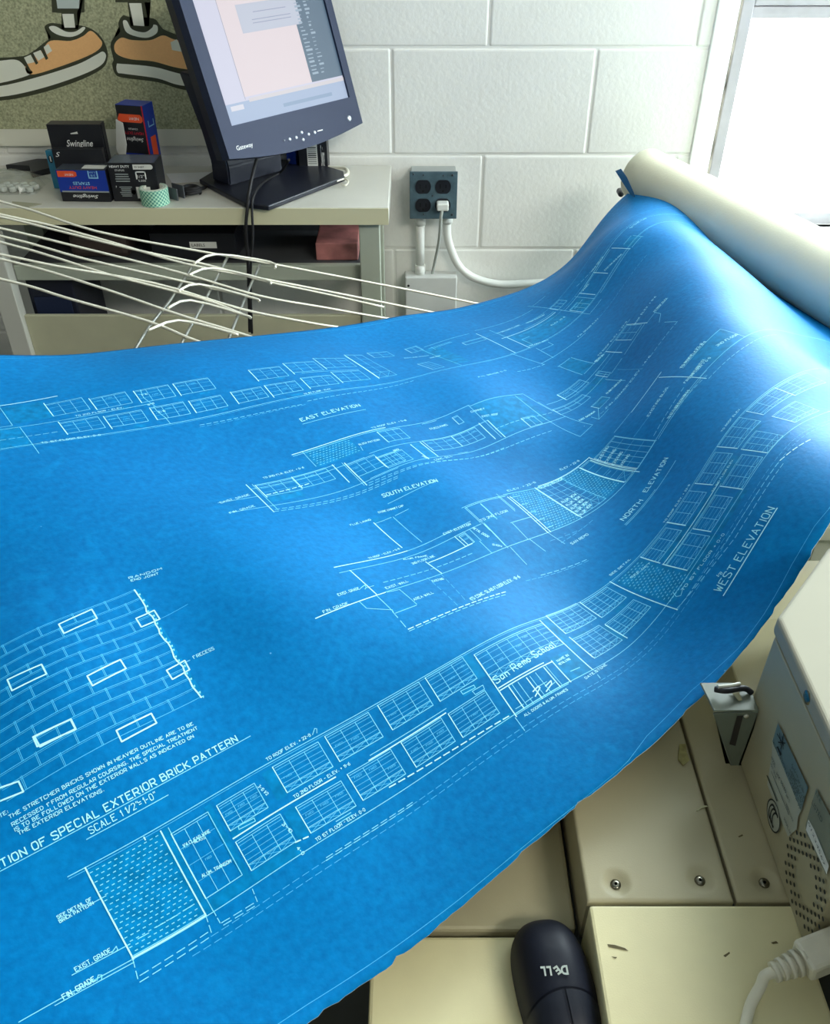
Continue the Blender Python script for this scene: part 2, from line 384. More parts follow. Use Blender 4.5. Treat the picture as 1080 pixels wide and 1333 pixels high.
sx0 = (sBL[0] + sTL[0]) / 2; sx1 = (sBR[0] + sTR[0]) / 2; sy0 = (sBL[1] + sBR[1]) / 2; sy1 = HGT - 0.018
print('SCREEN', sBL, sBR, sTL, sTR, mf(233, 0), mf(440, 0), WID)
# bezel: frame with curved lower edge
bm = bmesh.new()
outer = [(0, 0)] + [(WID * t, -0.016 * math.sin(math.pi * t)) for t in [i / 16 for i in range(1, 16)]] + [(WID, 0), (WID, HGT), (0, HGT)]
inner = [(sx0, sy0)] + [(sx0 + (sx1 - sx0) * i / 16, sy0) for i in range(1, 16)] + [(sx1, sy0), (sx1, sy1), (sx0, sy1)]
n = len(outer); TB = 0.022
fo = [bm.verts.new(MM @ Vector((*p, 0))) for p in outer]; fi = [bm.verts.new(MM @ Vector((*p, 0))) for p in inner]
fr = [bm.verts.new(MM @ Vector((*p, -0.006))) for p in inner]; bo = [bm.verts.new(MM @ Vector((p[0], p[1], -TB))) for p in outer]
for i in range(n):
    j = (i + 1) % n
    bm.faces.new((fo[i], fo[j], fi[j], fi[i])); bm.faces.new((fi[i], fi[j], fr[j], fr[i])); bm.faces.new((fo[j], fo[i], bo[i], bo[j]))
from_bm('bezel', bm, BEZEL, mon)
bm = bmesh.new()
prof = [(0.0, -TB), (0.004, -0.046), (0.03, -0.058)]
rings = []
for ins, dz in prof:
    rings.append([bm.verts.new(MM @ Vector((min(max(p[0], ins), WID - ins), min(max(p[1], ins if p[1] >= 0 else p[1] + ins), HGT - ins), -TB + (dz + TB) * (1 - 0.75 * p[0] / WID)))) for p in outer])
for a, b in zip(rings, rings[1:]):
    for i in range(n): bm.faces.new((a[i], a[(i + 1) % n], b[(i + 1) % n], b[i]))
bm.faces.new(rings[-1])
from_bm('rear_shell', bm, NAVY, mon)
# screen content
scr = mat('lit_screen', (0.02, 0.02, 0.02), 0.35, spec=0.15, emit=((0.80, 0.80, 0.98), 0.50))
screen = patch('screen', MM, rectpts(sx0, sx1, sy0, sy1), scr, mon, -0.005)
def sl(name, pxs, colr, st, d):
    pts = [mf(*p, -0.005) for p in pxs]
    pts = [(min(max(a, sx0), sx1), min(b, sy1)) for a, b in pts]
    return patch(name, MM, pts, mat(name + '_glow', (0.02, 0.02, 0.02), 0.35, spec=0.15, emit=(colr, st)), mon, -0.005 + d)
def ext(p, q, t): return (p[0] + (q[0] - p[0]) * t, p[1] + (q[1] - p[1]) * t)
top = sy1
def strip(name, x0, x1, y0, y1, colr, st, d): return patch(name, MM, rectpts(x0, x1, y0, y1), mat(name + '_glow', (0.02, 0.02, 0.02), 0.35, spec=0.15, emit=(colr, st)), mon, -0.005 + d)
xs = lambda px, py: mf(px, py, -0.005)[0]
ys = lambda px, py: mf(px, py, -0.005)[1]
W_ = sx1 - sx0
xside = xs(406, 107); ybar = ys(406, 107)
strip('task_bar', sx0, sx1, sy0, ybar - 0.006, (0.50, 0.62, 0.86), 0.49, 0.0003)
strip('task_bar_buttons', sx0 + 0.55 * W_ - 0.03, sx0 + 0.55 * W_ + 0.09, sy0 + 0.010, sy0 + 0.016, (0.36, 0.50, 0.72), 0.47, 0.0005)
strip('status_strip', sx0 + 0.055, sx1, ybar - 0.009, ybar - 0.003, (0.80, 0.76, 0.80), 0.52, 0.0006)
strip('start_button', sx0 + 0.012, sx0 + 0.04, ybar - 0.018, ybar - 0.010, (0.85, 0.85, 0.95), 0.52, 0.0006)
strip('side_panel', xside, sx1, ybar, sy1, (0.13, 0.22, 0.33), 0.42, 0.0003)
strip('page', sx0 + 0.048, xside, ybar, sy1, (0.92, 0.80, 0.84), 0.52, 0.0004)
strip('page_edge', sx0 + 0.047, sx0 + 0.0482, ybar - 0.004, sy1, (0.45, 0.47, 0.58), 0.55, 0.0006)
dlg = (xs(316, 44), xs(392, 30)); dy = (ys(316, 44), ys(316, 44) + 0.045)
strip('dialog_window', dlg[0], dlg[1], dy[0], dy[1], (0.66, 0.70, 0.84), 0.50, 0.0008)
for k, (a, b, c) in enumerate(((.25, .8, .68), (.2, .85, .42), (.2, .85, .30))):
    strip('dialog_line', dlg[0] + (dlg[1] - dlg[0]) * a, dlg[0] + (dlg[1] - dlg[0]) * b, dy[0] + 0.045 * c - 0.0006, dy[0] + 0.045 * c + 0.0006, (0.4, 0.44, 0.6), 0.5, 0.0011)
bm = bmesh.new()
for k in range(26):
    y = ybar + 0.012 + k * (sy1 - ybar - 0.02) / 26
    for x, w in ((xside + 0.006, random.uniform(0.006, 0.016)), (xside + 0.028, random.uniform(0.004, 0.012))):
        if x + w > sx1 - 0.002: continue
        h = random.choice((0.0012, 0.002, 0.0035))
        v = [bm.verts.new(MM @ Vector((q[0], q[1], -0.0041))) for q in rectpts(x, x + w, y, y + h)]; bm.faces.new(v)
from_bm('panel_icons', bm, mat('icon_glow', (0.02, 0.02, 0.02), 0.35, spec=0.15, emit=((0.38, 0.50, 0.62), 0.55)), mon)
text('brand_lettering', 'Gateway', MM @ Matrix.Translation((*mf(308.5, 196), 0)), 0.0075, INKW, mon, w=mf(329, 189)[0] - mf(308.5, 196)[0])
btn = mat('silver_button', (0.62, 0.66, 0.72), 0.3, metal=0.6)
for k, (x, y, r) in enumerate(((370, 182.8, .0013), (377, 181.3, .0030), (385.5, 179, .0030), (392.5, 172.5, .0030), (394.5, 181.8, .0030), (401.5, 174.8, .0030), (409.5, 172.3, .0030), (454.5, 154, .0052))):
    c = mf(x, y)
    lathe('power_button' if k == 7 else 'button', [(0.0001, 0.0015), (r * .8, 0.0013), (r, 0.0004), (r, -0.0005)], btn, mon, MM @ Matrix.Translation((c[0], c[1], 0)), 20)
patch('button_label', MM, rectpts(mf(413, 171)[0], mf(420, 169.5)[0], mf(413, 171)[1] - .0006, mf(413, 171)[1] + .0012), INKW, mon, 0.0003)
# neck and base
bcol = BLACK
P1 = on_z(350, 275, DZ); P2 = on_z(449, 236, DZ); P3 = on_z(447, 229, DZ); P4 = on_z(372, 205, DZ); P5 = on_z(278, 229, DZ); P6 = on_z(260, 240, DZ); P7 = on_z(319, 271, DZ)
prism('base', [(p.x, p.y) for p in (P1, P2, P3, P4, P5, P6, P7)], DZ + 0.0005, DZ + 0.010, mat('black_base_plastic', (0.012, 0.014, 0.024), 0.35), mon, 0.002)
ctr = (Lc + Rc) / 2
fx = Vector((e.x, e.y, 0)).normalized(); fy = Vector((-e.y, e.x, 0)).normalized()   # fy points away from the viewer
NB = on_z(299, 242, DZ + 0.01)                                                     # front left foot of the neck
bm = bmesh.new()
def ring(o, w, d, z): return [bm.verts.new(Vector((o.x, o.y, z)) + fx * a + fy * b) for a, b in ((0, 0), (w, 0), (w, d), (0, d))]
rs = [ring(NB, 0.135, 0.055, DZ + 0.0095), ring(NB - fy * 0.001 + fx * 0.0, 0.135, 0.055, DZ + 0.045), ring(NB + fx * -0.004 + fy * 0.010, 0.143, 0.055, DZ + 0.10), ring(NB + fx * -0.006 + fy * 0.060, 0.147, 0.05, DZ + 0.20)]
for a, b in zip(rs, rs[1:]):
    for i in range(4): bm.faces.new((a[i], a[(i + 1) % 4], b[(i + 1) % 4], b[i]))
bm.faces.new(rs[0][::-1]); bm.faces.new(rs[-1])
bmesh.ops.bevel(bm, geom=list(bm.edges), offset=0.003, segments=2, affect='EDGES')
from_bm('neck', bm, NAVY, mon)
adopt(mon)
def deskcable(name, label, pts, r, m): return tag(tube(name, pts, r, m), label, 'cable')
c0 = MM @ Vector((mf(330, 200)[0], 0.006, -0.03))
deskcable('monitor_cable', 'thick black monitor cable dropping over the front edge of the desk', [on_y(336, 200, 1.735), on_y(330, 222, 1.700) , on_y(324, 250, 1.668), on_y(322, 270, 1.650), on_y(320, 300, 1.645), on_y(323, 350, 1.645), on_y(325, 432, 1.640)], 0.0032, RUBBER)
deskcable('power_cable', 'second black cable hanging beside the monitor cable off the desk edge', [on_y(376, 208, 1.74), on_z(365, 224, DZ + .014), on_z(342, 238, DZ + .014), on_y(330, 255, 1.662), on_y(328, 275, 1.645), on_y(329, 310, 1.640), on_y(326, 360, 1.639), on_y(328, 434, 1.633)], 0.0024, RUBBER)

# ------------------------------------------------------------------ cartons on the desk
def carton(name, label, TLp, TRp, BLp, BRp, depth, m_front, m_side, build, group=None, yoff=None, lean=0.0):
    """carton whose front bottom edge lies between two pixels' points on the desk"""
    bl = on_z(*BLp, DZ + 0.0006) if yoff is None else on_y(*BLp, yoff); br = on_z(*BRp, DZ + 0.0006) if yoff is None else on_y(*BRp, yoff)
    bl.z = br.z = DZ + 0.0006
    ex = (br - bl); w = ex.length; ex.normalize(); back = Vector((-ex.y, ex.x, 0))
    tl = on_plane(*TLp, bl, back); h = tl.z - bl.z
    r = empty(name, (bl + br) / 2, label, 'box', group)
    M = frame_of(bl, ex, Vector((0, 0, 1)))     # x right, y up, z towards the viewer
    box('carton', 0, w, 0, h, -depth, 0, m_side, r, 0.0006, M=M)
    if m_front is not m_side: patch('front_face', M, rectpts(0.0006, w - .0006, 0.0006, h - .0006), m_front, r, 0.0002)
    build(r, M, w, h, depth); adopt(r); return r
def tx(r, M, s, x, y, w, h, m, rot=False, shear=0.0, ez=0.0006, bold=0.0):
    MM_ = M @ Matrix.Translation((x, y, ez))
    if rot: MM_ = M @ Matrix.Translation((x + w, y + h, ez)) @ Matrix.Rotation(math.pi, 4, 'Z')
    text('lettering', s, MM_, h, m, r, w=w, shear=shear, bold=bold)
def pill(r, M, x, y, w, h, m, name='printed_badge', ez=0.0004):
    pts = []
    for k in range(9): a = -math.pi / 2 + math.pi * k / 8; pts.append((x + w - h / 2 + math.cos(a) * h / 2, y + h / 2 + math.sin(a) * h / 2))
    pts += [(x, y + h), (x, y)]
    patch(name, M, pts, m, r, ez)
def staple_icon(r, M, x, y, s, m, flip=False):
    t = s * 0.12
    y0, y1 = (y, y + s * .75)
    bar = (y1 - t, y1) if not flip else (y0, y0 + t)
    patch('staple_symbol', M, rectpts(x, x + s, *bar), m, r, 0.0005); patch('staple_symbol', M, rectpts(x, x + t, y0, y1), m, r, 0.0005); patch('staple_symbol', M, rectpts(x + s - t, x + s, y0, y1), m, r, 0.0005)
def fine(r, M, x, y, w, h, m, n=4):
    for k in range(n):
        ww = w * random.uniform(.7, 1); yy = y + h * (1 - (k + .5) / n)
        patch('small_print', M, rectpts(x + (w - ww) / 2, x + (w + ww) / 2, yy - h / n * .22, yy + h / n * .22), m, r, 0.0004)

def b_front(r, M, w, h, d):
    patch('blue_label', M, rectpts(.0, w, h * .30, h), CARDB, r, 0.0003)
    patch('silver_band', M, rectpts(w * .04, w, h * .30, h * .345), INKG, r, 0.0004)
    pts = [(0.002, h * .78), (0.002, h * .97), (w * .36, h * .97), (w * .41, h * .93), (w * .41, h * .82), (w * .36, h * .78)]
    patch('printed_badge', M, pts, ORANGE, r, 0.0005)
    tx(r, M, 'NEW!', w * .17, h * .82, w * .17, h * .07, INKW, True)
    staple_icon(r, M, w * .64, h * .74, w * .2, LBLUE, True); tx(r, M, '3/8', w * .69, h * .80, w * .10, h * .07, LBLUE, True); tx(r, M, '5,000', w * .66, h * .91, w * .14, h * .05, LBLUE, True)
    tx(r, M, 'STAPLES', w * .30, h * .54, w * .34, h * .09, LBLUE, True, bold=.02)
    tx(r, M, 'HEAVY DUTY', w * .20, h * .41, w * .56, h * .09, ORANGE, True)
    tx(r, M, 'Swingline', w * .24, h * .11, w * .52, h * .11, INKW, True, .35, bold=.01)
    box('top_flap', 0.001, w - .001, h, h + .0006, -d, 0.001, mat('dark_flap', (0.05, 0.06, 0.08), 0.4), r, M=M)
    box('sticker', w * .5, w * .95, h + .0007, h + .0012, -d * .55, -d * .15, WCARD, r, M=M)
carton('staple_carton', 'blue-fronted black staple carton lying upside down at the front left of the pile', (76.7, 221), (137, 220), (81.8, 262), (145, 263), 0.05, CARDK, CARDK, b_front)
def b_black(r, M, w, h, d):
    tx(r, M, 'HEAVY DUTY', w * .04, h * .88, w * .42, h * .06, INKW, bold=.02); tx(r, M, 'STAPLES', w * .14, h * .79, w * .20, h * .045, INKW)
    pill(r, M, w * .53, h * .83, w * .42, h * .13, WCARD); tx(r, M, 'BY SHEET', w * .57, h * .87, w * .2, h * .05, INKK)
    staple_icon(r, M, w * .56, h * .58, w * .22, INKW); tx(r, M, '1/2"', w * .60, h * .62, w * .14, h * .07, INKW); tx(r, M, '5,000', w * .60, h * .52, w * .16, h * .05, INKW)
    fine(r, M, w * .08, h * .50, w * .38, h * .24, INKG, 4); fine(r, M, w * .16, h * .12, w * .28, h * .28, INKG, 6)
    tx(r, M, '7', w * .09, h * .36, w * .03, h * .05, INKW)
    lathe('printed_ring', [(w * .035, .0004), (w * .05, .0004)], INKW, r, M @ Matrix.Translation((w * .45, h * .24, 0)), 16)
    box('price_sticker', w * .52, w * .82, h * .08, h * .38, 0.0002, .0007, WCARD, r, M=M)
    box('clear_tape', 0.002, w - .002, h, h + .0005, -d * .9, 0.0, mat('dusty_tape', (0.10, 0.13, 0.18), 0.25), r, M=M)
carton('staple_carton', 'black staple carton facing the viewer upright, beside the green tape roll', (145.5, 212), (204, 210), (149, 262), (209.5, 262), 0.055, CARDK, CARDK, b_black)
def b_tall(r, M, w, h, d):
    box('hang_tab', w * .76, w * 1.02, h * .3, h * .985, -0.006, -0.004, CARDK, r, M=M)
    patch('hang_slot', M, [(w * .42, h * .855), (w * .56, h * .86), (w * .55, h * .895), (w * .51, h * .885), (w * .42, h * .87)], WCARD, r)
    tx(r, M, 'Swingline', w * .30, h * .67, w * .50, h * .10, INKW, False, .35, bold=.01)
    tx(r, M, 'HEAVY DUTY', w * .22, h * .545, w * .34, h * .055, INKW, bold=.02); tx(r, M, 'STAPLES', w * .30, h * .475, w * .20, h * .04, INKW)
    pill(r, M, w * .60, h * .48, w * .38, h * .10, WCARD); tx(r, M, '60-160 SHEET', w * .64, h * .51, w * .28, h * .04, INKK)
    staple_icon(r, M, w * .72, h * .29, w * .18, INKW); fine(r, M, w * .25, h * .30, w * .3, h * .08, INKG, 2)
carton('staple_carton', 'tallest black staple carton with hanging slot, standing at the back left of the pile', (68.5, 162), (131, 161), (80, 246), (147, 246), 0.028, CARDK, CARDK, b_tall)
def b_mid(r, M, w, h, d):
    tx(r, M, 'S', w * .06, h * .84, w * .10, h * .10, INKW, shear=.4); fine(r, M, w * .1, h * .35, w * .3, h * .3, INKG, 3)
carton('staple_carton', 'low black carton squeezed behind the blue-fronted carton', (73.8, 194), (136, 193), (81, 254), (144.5, 254), 0.014, CARDK, CARDK, b_mid)
# tall blue carton, corner towards the viewer
c1 = on_z(203.0, 240, DZ); xl = on_z(172, 236, DZ); xr = on_z(222, 240, DZ)
def b_bt(r, M, w, h, d):
    patch('black_label', M, rectpts(.0006, w, h * .40, h - .0006), CARDK, r, 0.0003)
    patch('red_stripe', M, rectpts(w - .003, w - .0006, h * .40, h), REDL, r, 0.0005)
    pts = [(0.001, h * .83), (w * .10, h * .89), (w * .86, h * .89), (w * .93, h * .86), (w * .93, h * .815), (w * .86, h * .79), (0.001, h * .79)]
    patch('printed_badge', M, pts, ORANGE, r, 0.0005); tx(r, M, 'NEW!', w * .45, h * .82, w * .35, h * .035, INKW, True)
    tx(r, M, 'STAPLES', w * .35, h * .70, w * .34, h * .02, INKW, True); tx(r, M, 'HEAVY DUTY', w * .18, h * .64, w * .7, h * .035, REDL, True)
    tx(r, M, 'Swingline', w * .22, h * .55, w * .62, h * .05, INKW, True, .35)
bt = carton('staple_carton', 'tall blue and black carton standing upside down, highest of the pile, left of the monitor', (154, 136), (186, 133), (169, 238), (203, 241), 0.04, CARDB, CARDB, b_bt)
adopt(bt)
# right-hand blue face details
bl = on_z(169, 238, DZ + .0006); br = on_z(203, 241, DZ + .0006); exx = (br - bl).normalized(); bk = Vector((-exx.y, exx.x, 0))
MR = frame_of(br, bk, (0, 0, 1)); hT = on_plane(154, 136, bl, bk).z - DZ
for o in (patch('orange_panel', MR, rectpts(.010, .030, hT * .33, hT * .60), ORANGE, bt, .0006),
          patch('staple_symbol', MR, rectpts(.010, .032, hT * .72, hT * .735), LBLUE, bt, .0006), patch('staple_symbol', MR, rectpts(.010, .0125, hT * .72, hT * .80), LBLUE, bt, .0006), patch('staple_symbol', MR, rectpts(.0295, .032, hT * .72, hT * .80), LBLUE, bt, .0006)):
    o.matrix_parent_inverse = Matrix.Translation(bt.location).inverted()
# open white flap of a carton behind
fl = tag(from_py('card_flap', [on_y(151, 155, 1.80), on_y(160, 160, 1.79), on_y(165, 188, 1.785), on_y(163, 215, 1.785), on_z(160, 228, DZ + .001), on_z(153, 226, DZ + .001), on_y(152, 196, 1.80)], [(0, 1, 2, 3, 4, 5, 6)], WCARD), 'white open flap of card standing between the black and the tall blue cartons', 'card')
fl.modifiers.new('thick', 'SOLIDIFY').thickness = 0.0008
# cyan carton
def b_cy(r, M, w, h, d):
    lathe('hang_hole', [(0.0005, .0004), (.0045, .0004)], INKK, r, M @ Matrix.Translation((w * .35, h * .78, 0)) @ Matrix.Scale(1.6, 4, (0, 1, 0)), 20)
    patch('printed_mark', M, rectpts(w * .3, w * .42, h * .72, h * .86), INKW, r, .0006)
carton('bright_carton', 'narrow bright blue carton at the left edge of the carton pile', (58, 196), (75, 195.5), (70.5, 245), (84, 246), 0.012, CARDC, CARDC, b_cy)
# tape roll
TC = on_z(203, 264.5, DZ); R = 0.0262
GING = mat('green_gingham_tape', (0.5, 0.75, 0.55), 0.5)
nt = GING.node_tree; b = nt.nodes['Principled BSDF']
uvn = nt.nodes.new('ShaderNodeTexCoord'); sep = nt.nodes.new('ShaderNodeSeparateXYZ'); nt.links.new(uvn.outputs['UV'], sep.inputs[0])
def mnode(op, a, b_=None):
    q = nt.nodes.new('ShaderNodeMath'); q.operation = op
    for i, s in enumerate((a, b_)):
        if s is None: continue
        if isinstance(s, (int, float)): q.inputs[i].default_value = s
        else: nt.links.new(s, q.inputs[i])
    return q.outputs[0]
dg1 = mnode('ADD', sep.outputs[0], sep.outputs[1]); dg2 = mnode('SUBTRACT', sep.outputs[0], sep.outputs[1])
s1 = mnode('GREATER_THAN', mnode('FRACT', dg1), 0.5); s2 = mnode('GREATER_THAN', mnode('FRACT', dg2), 0.5)
sm = mnode('MULTIPLY', mnode('ADD', s1, s2), 0.5)
rp = nt.nodes.new('ShaderNodeValToRGB'); nt.links.new(sm, rp.inputs[0]); nt.links.new(rp.outputs[0], b.inputs['Base Color'])
rp.color_ramp.interpolation = 'CONSTANT'; rp.color_ramp.elements[0].color = (0.62, 0.85, 0.66, 1); rp.color_ramp.elements[1].position = 0.4; rp.color_ramp.elements[1].color = (0.28, 0.62, 0.45, 1)
e3 = rp.color_ramp.elements.new(0.8); e3.color = (0.06, 0.26, 0.22, 1)
tp = empty('tape_roll', (TC.x, TC.y, DZ), 'green gingham washi tape roll lying in front of the cartons', 'tape')
TR_ = 0.0265; TH_ = 0.030
lathe('core', [(0.018, 0), (0.018, TH_), (0.0195, TH_), (0.0195, 0), (0.018, 0)], mat('core_card', (0.7, 0.72, 0.62), 0.7), tp, Matrix.Translation((TC.x, TC.y, DZ + .0005)))
lathe('tape_edge', [(0.0195, 0), (0.0195, TH_ - .0002), (TR_ - .0003, TH_ - .0002), (TR_ - .0003, 0), (0.0195, 0)], mat('tape_side', (0.62, 0.74, 0.62), 0.6), tp, Matrix.Translation((TC.x, TC.y, DZ + .0005)))
bm = bmesh.new(); uvl = bm.loops.layers.uv.new('UVMap'); N_ = 48
lo = [bm.verts.new((TC.x + TR_ * math.cos(2 * math.pi * k / N_), TC.y + TR_ * math.sin(2 * math.pi * k / N_), DZ + .0006)) for k in range(N_)]
hi = [bm.verts.new((v.co.x, v.co.y, DZ + TH_)) for v in lo]
for k in range(N_):
    f = bm.faces.new((lo[k], lo[(k + 1) % N_], hi[(k + 1) % N_], hi[k])); f.smooth = True
    for l, (a, c) in zip(f.loops, ((k, 0), (k + 1, 0), (k + 1, 1), (k, 1))): l[uvl].uv = (a / N_ * 22, c * 4)
me = bpy.data.meshes.new('tape_band'); bm.to_mesh(me); bm.free(); link('tape_band', me, GING, tp)
adopt(tp)
# small grey clip beside the tape, cable coil, papers, metal wire loop
def at(o): o.matrix_parent_inverse = Matrix(); return o
gb = on_z(228, 261, DZ)
sh = empty('staple_remover', (gb.x, gb.y, DZ), 'small dark grey staple remover right of the tape roll', 'tool')
MS = Matrix.Translation((gb.x, gb.y + .012, DZ + .001)) @ Matrix.Rotation(math.radians(-35), 4, 'Z')
box('jaw', -.016, .016, -.011, -.008, 0, .022, mat('gunmetal', (0.08, 0.09, 0.10), 0.4), sh, .001, MS); box('jaw', -.016, .016, .006, .009, 0, .024, MATS['gunmetal'], sh, .001, MS); box('hinge', -.016, -.010, -.009, .008, .004, .012, BLACK, sh, .001, MS)
adopt(sh)
cc = on_z(250, 254, DZ)
pts = []
for k in range(60):
    a = 2 * math.pi * k / 20; rr = .0155 + .001 * math.sin(k)
    pts.append((cc.x + rr * math.cos(a), cc.y + rr * math.sin(a) * .9, DZ + .004 + .0042 * (k / 20)))
pe = on_z(262, 247, DZ + .004); pts += [(pe.x, pe.y, DZ + .006), tuple(on_z(268, 243, DZ + .004))]
tag(tube('cable_coil', pts, .0034, RUBBER, n=2), 'coiled black cable left of the monitor base', 'cable')
pp = [on_z(x, y, DZ + .001) for x, y in ((216, 226), (275, 224), (272, 236), (224, 238))]
tag(prism('paper_sheet', [(p.x, p.y) for p in pp], DZ + .0004, DZ + .0012, mat('white_paper', (0.82, 0.84, 0.86), 0.7)), 'white paper sheet under the cartons, left of the monitor neck', 'paper')
pq = [on_z(x, y, DZ) for x, y in ((16, 263), (55, 266), (38, 270), (16, 267))]
tag(prism('cardboard_scrap', [(p.x, p.y) for p in pq], DZ + .0004, DZ + .0014, mat('kraft_card', (0.36, 0.35, 0.25), 0.8)), 'pointed brown card scrap at the front left of the desk', 'scrap')
# black letter tray / ruler strip
pr = [on_z(x, y, DZ) for x, y in ((9, 222), (66, 211), (68, 226), (43, 232), (40, 223))]
tag(prism('black_tray', [(p.x, p.y) for p in pr], DZ + .0005, DZ + .012, CARDK, bev=.001), 'long black plastic strip behind the bag of chalk, left of the cartons', 'tray')
# bag of white pellets
bg = on_z(24, 250, DZ)
BAGM = glassy('clear_bag_film', (0.92, 0.94, 0.93), 0.16, 0.18)
bag = empty('plastic_bag', (bg.x, bg.y, DZ), 'clear plastic bag of white screw caps on the left of the desk', 'bag')
V = []; F = []
nn = 14
for j in range(nn + 1):
    for i in range(nn + 1):
        s = i / nn * 2 - 1; t = j / nn * 2 - 1
        z = max(0, (1 - s * s) * (1 - t * t)) ** .5 * .028 * (1 + .25 * random.random())
        V.append((bg.x - .035 + s * .075 + random.uniform(-.002, .002), bg.y + .028 + t * .048, DZ + .0008 + z))
for j in range(nn):
    for i in range(nn): F.append((j * (nn + 1) + i, j * (nn + 1) + i + 1, (j + 1) * (nn + 1) + i + 1, (j + 1) * (nn + 1) + i))
from_py('bag_film', V, F, BAGM, bag)
adopt(bag)
capm = None
for k in range(14):
    row = k // 5; cx = bg.x - .042 + (k % 5) * .0165 + row * .006 + random.uniform(-.002, .002); cy = bg.y + .000 + row * .014; cz = DZ + .0012 + (.0 if row < 2 else 0.0)
    M_ = Matrix.Translation((cx, cy, cz)) @ Matrix.Rotation(random.uniform(0, 3), 4, 'Z')
    if capm is None:
        o = lathe('screw_cap', [(0.0001, .009), (.0055, .009), (.0068, .0078), (.0072, 0), (.0001, 0)], WHITEP, None, None, 14); capm = o.data
        capo = o
    else:
        o = capo.copy(); COL.objects.link(o)
    o.matrix_world = M_
    tag(o, 'small white plastic cap inside the clear bag on the desk', 'cap', 'white caps in the clear bag')
# black barcode carton and blue carton behind the monitor
def b_bar(r, M, w, h, d):
    patch('barcode_label', M, rectpts(w * .30, w * .66, h * .10, h * .62), WCARD, r, .0004)
    for k in range(9): patch('bar', M, rectpts(w * .33, w * .62, h * (.16 + .045 * k), h * (.16 + .045 * k + random.choice((.012, .022)))), INKK, r, .0007)
    tx(r, M, 'Swing', w * .78, h * .10, w * .12, h * .5, INKW)
carton('barcode_carton', 'black carton with white barcode behind the monitor base', (388, 165), (426, 165), (390, 222), (427, 222), .05, CARDK, CARDK, b_bar)
carton('blue_packet', 'dark blue carton almost hidden behind the monitor neck', (372, 168), (384, 168), (374, 219), (386, 220), .03, CARDB, CARDB, lambda *a: None)
hp = [on_z(x, y, DZ + .006) for x, y in ((400, 228), (412, 219), (436, 218), (450, 220), (452, 227), (440, 230), (420, 231))]
tag(tube('bent_hook', hp, .0035, CHROME), 'bright bent metal hook lying behind the right corner of the monitor base', 'hook')
hq = [on_z(x, y, DZ + .006) for x, y in ((438, 236), (448, 233), (453, 236), (450, 241), (444, 240))]
tag(tube('metal_ring', hq, .0018, CHROME), 'small steel ring at the right corner of the monitor base', 'ring')

# ------------------------------------------------------------------ outlet box, conduits
def wp(px, py, y=WY): return on_y(px, py, y)
BXM = mat('blue_grey_painted_steel', (0.075, 0.13, 0.16), 0.45, noise=0.25, nscale=60, bump=.2, bscale=400)
ob = empty('outlet_box', wp(563, 255), 'blue-grey steel box with four black sockets on the white block wall', 'outlet')
YF = WY - 0.048
tl = on_y(533, 223.5, YF); br_ = on_y(594, 285, YF)
X0, X1, Z1, Z0 = tl.x, br_.x, tl.z, br_.z
box('box_body', X0 + .003, X1 - .003, YF + .004, WY - .001, Z0 + .002, Z1 - .002, mat('box_side_paint', (0.35, 0.37, 0.36), .5), ob, .002)
prism('cover_plate', [(X0, 0), (X1, 0), (X1, Z1 - Z0), (X0, Z1 - Z0)], 0, .004, BXM, ob, .0012, M=frame_of((0, YF + .004, Z0), (1, 0, 0), (0, 0, 1)))
MO = frame_of((0, YF, 0), (1, 0, 0), (0, 0, 1))
for (sx, sy) in ((550.5, 243), (576.5, 243), (550.5, 267), (576, 267)):
    p = on_y(sx, sy, YF)
    pts = []
    for k in range(28):
        a = 2 * math.pi * k / 28; x = math.cos(a) * .0165; y = max(-.0138, min(.0138, math.sin(a) * .0165)); pts.append((p.x + x, p.z + y))
    s = prism('socket', pts, 0, .002, BLACK, ob, M=frame_of((0, YF, 0), (1, 0, 0), (0, 0, 1)))
    if sy > 260 and sx > 560: continue
    for (dx, dz, w, h) in ((-.006, .001, .0022, .009), (.006, .001, .0022, .007), (0, -.0085, .004, .004)):
        patch('socket_slot', MO, rectpts(p.x + dx - w / 2, p.x + dx + w / 2, p.z + dz - h / 2, p.z + dz + h / 2), mat('slot_black', (0.002, 0.002, 0.002), .8), s, .0024)
for (sx, sy, r) in ((538, 227, .0022), (589, 228, .0026), (588.5, 279.5, .0026), (551, 228, .0018), (577, 228.5, .0018), (551.5, 279, .0018), (563, 255, .0018)):
    p = on_y(sx, sy, YF); lathe('screw', [(.0001, .0015), (r * .8, .0013), (r, 0)], mat('dark_screw', (0.05, 0.06, 0.07), .4, metal=.5), ob, MO @ Matrix.Translation((p.x, p.z, 0)), 12)
adopt(ob)
pl = empty('wall_plug', on_y(576, 270, YF), 'white plug and cord in the lower right socket', 'plug')
p = on_y(576, 267.5, YF - .012)
box('plug_head', p.x - .0125, p.x + .0125, YF - .026, YF - .0024, p.z - .008, p.z + .008, WHITEP, pl, .003)
tube('cord', [(p.x - .001, YF - .022, p.z - .005), on_y(573.5, 285, YF - .022), on_y(571.5, 312, YF - .005), on_y(565, 345, WY - .025), on_y(558.5, 378, WY - .012), on_y(556, 420, WY - .012), on_y(556, 500, WY - .012)], .0034, mat('grey_white_cord', (0.42, 0.45, 0.42), .5), pl)
adopt(pl)
cd = empty('conduit_pipe', wp(547, 320), 'straight white conduit pipe below the left side of the outlet box', 'pipe')
ta = on_y(547, 286, WY - .022); tb = on_y(547, 358, WY - .022)
tube('pipe', [(ta.x, WY - .018, Z0 - .001), (ta.x, WY - .018, tb.z)], .0095, WHITEP, cd, 16, False)
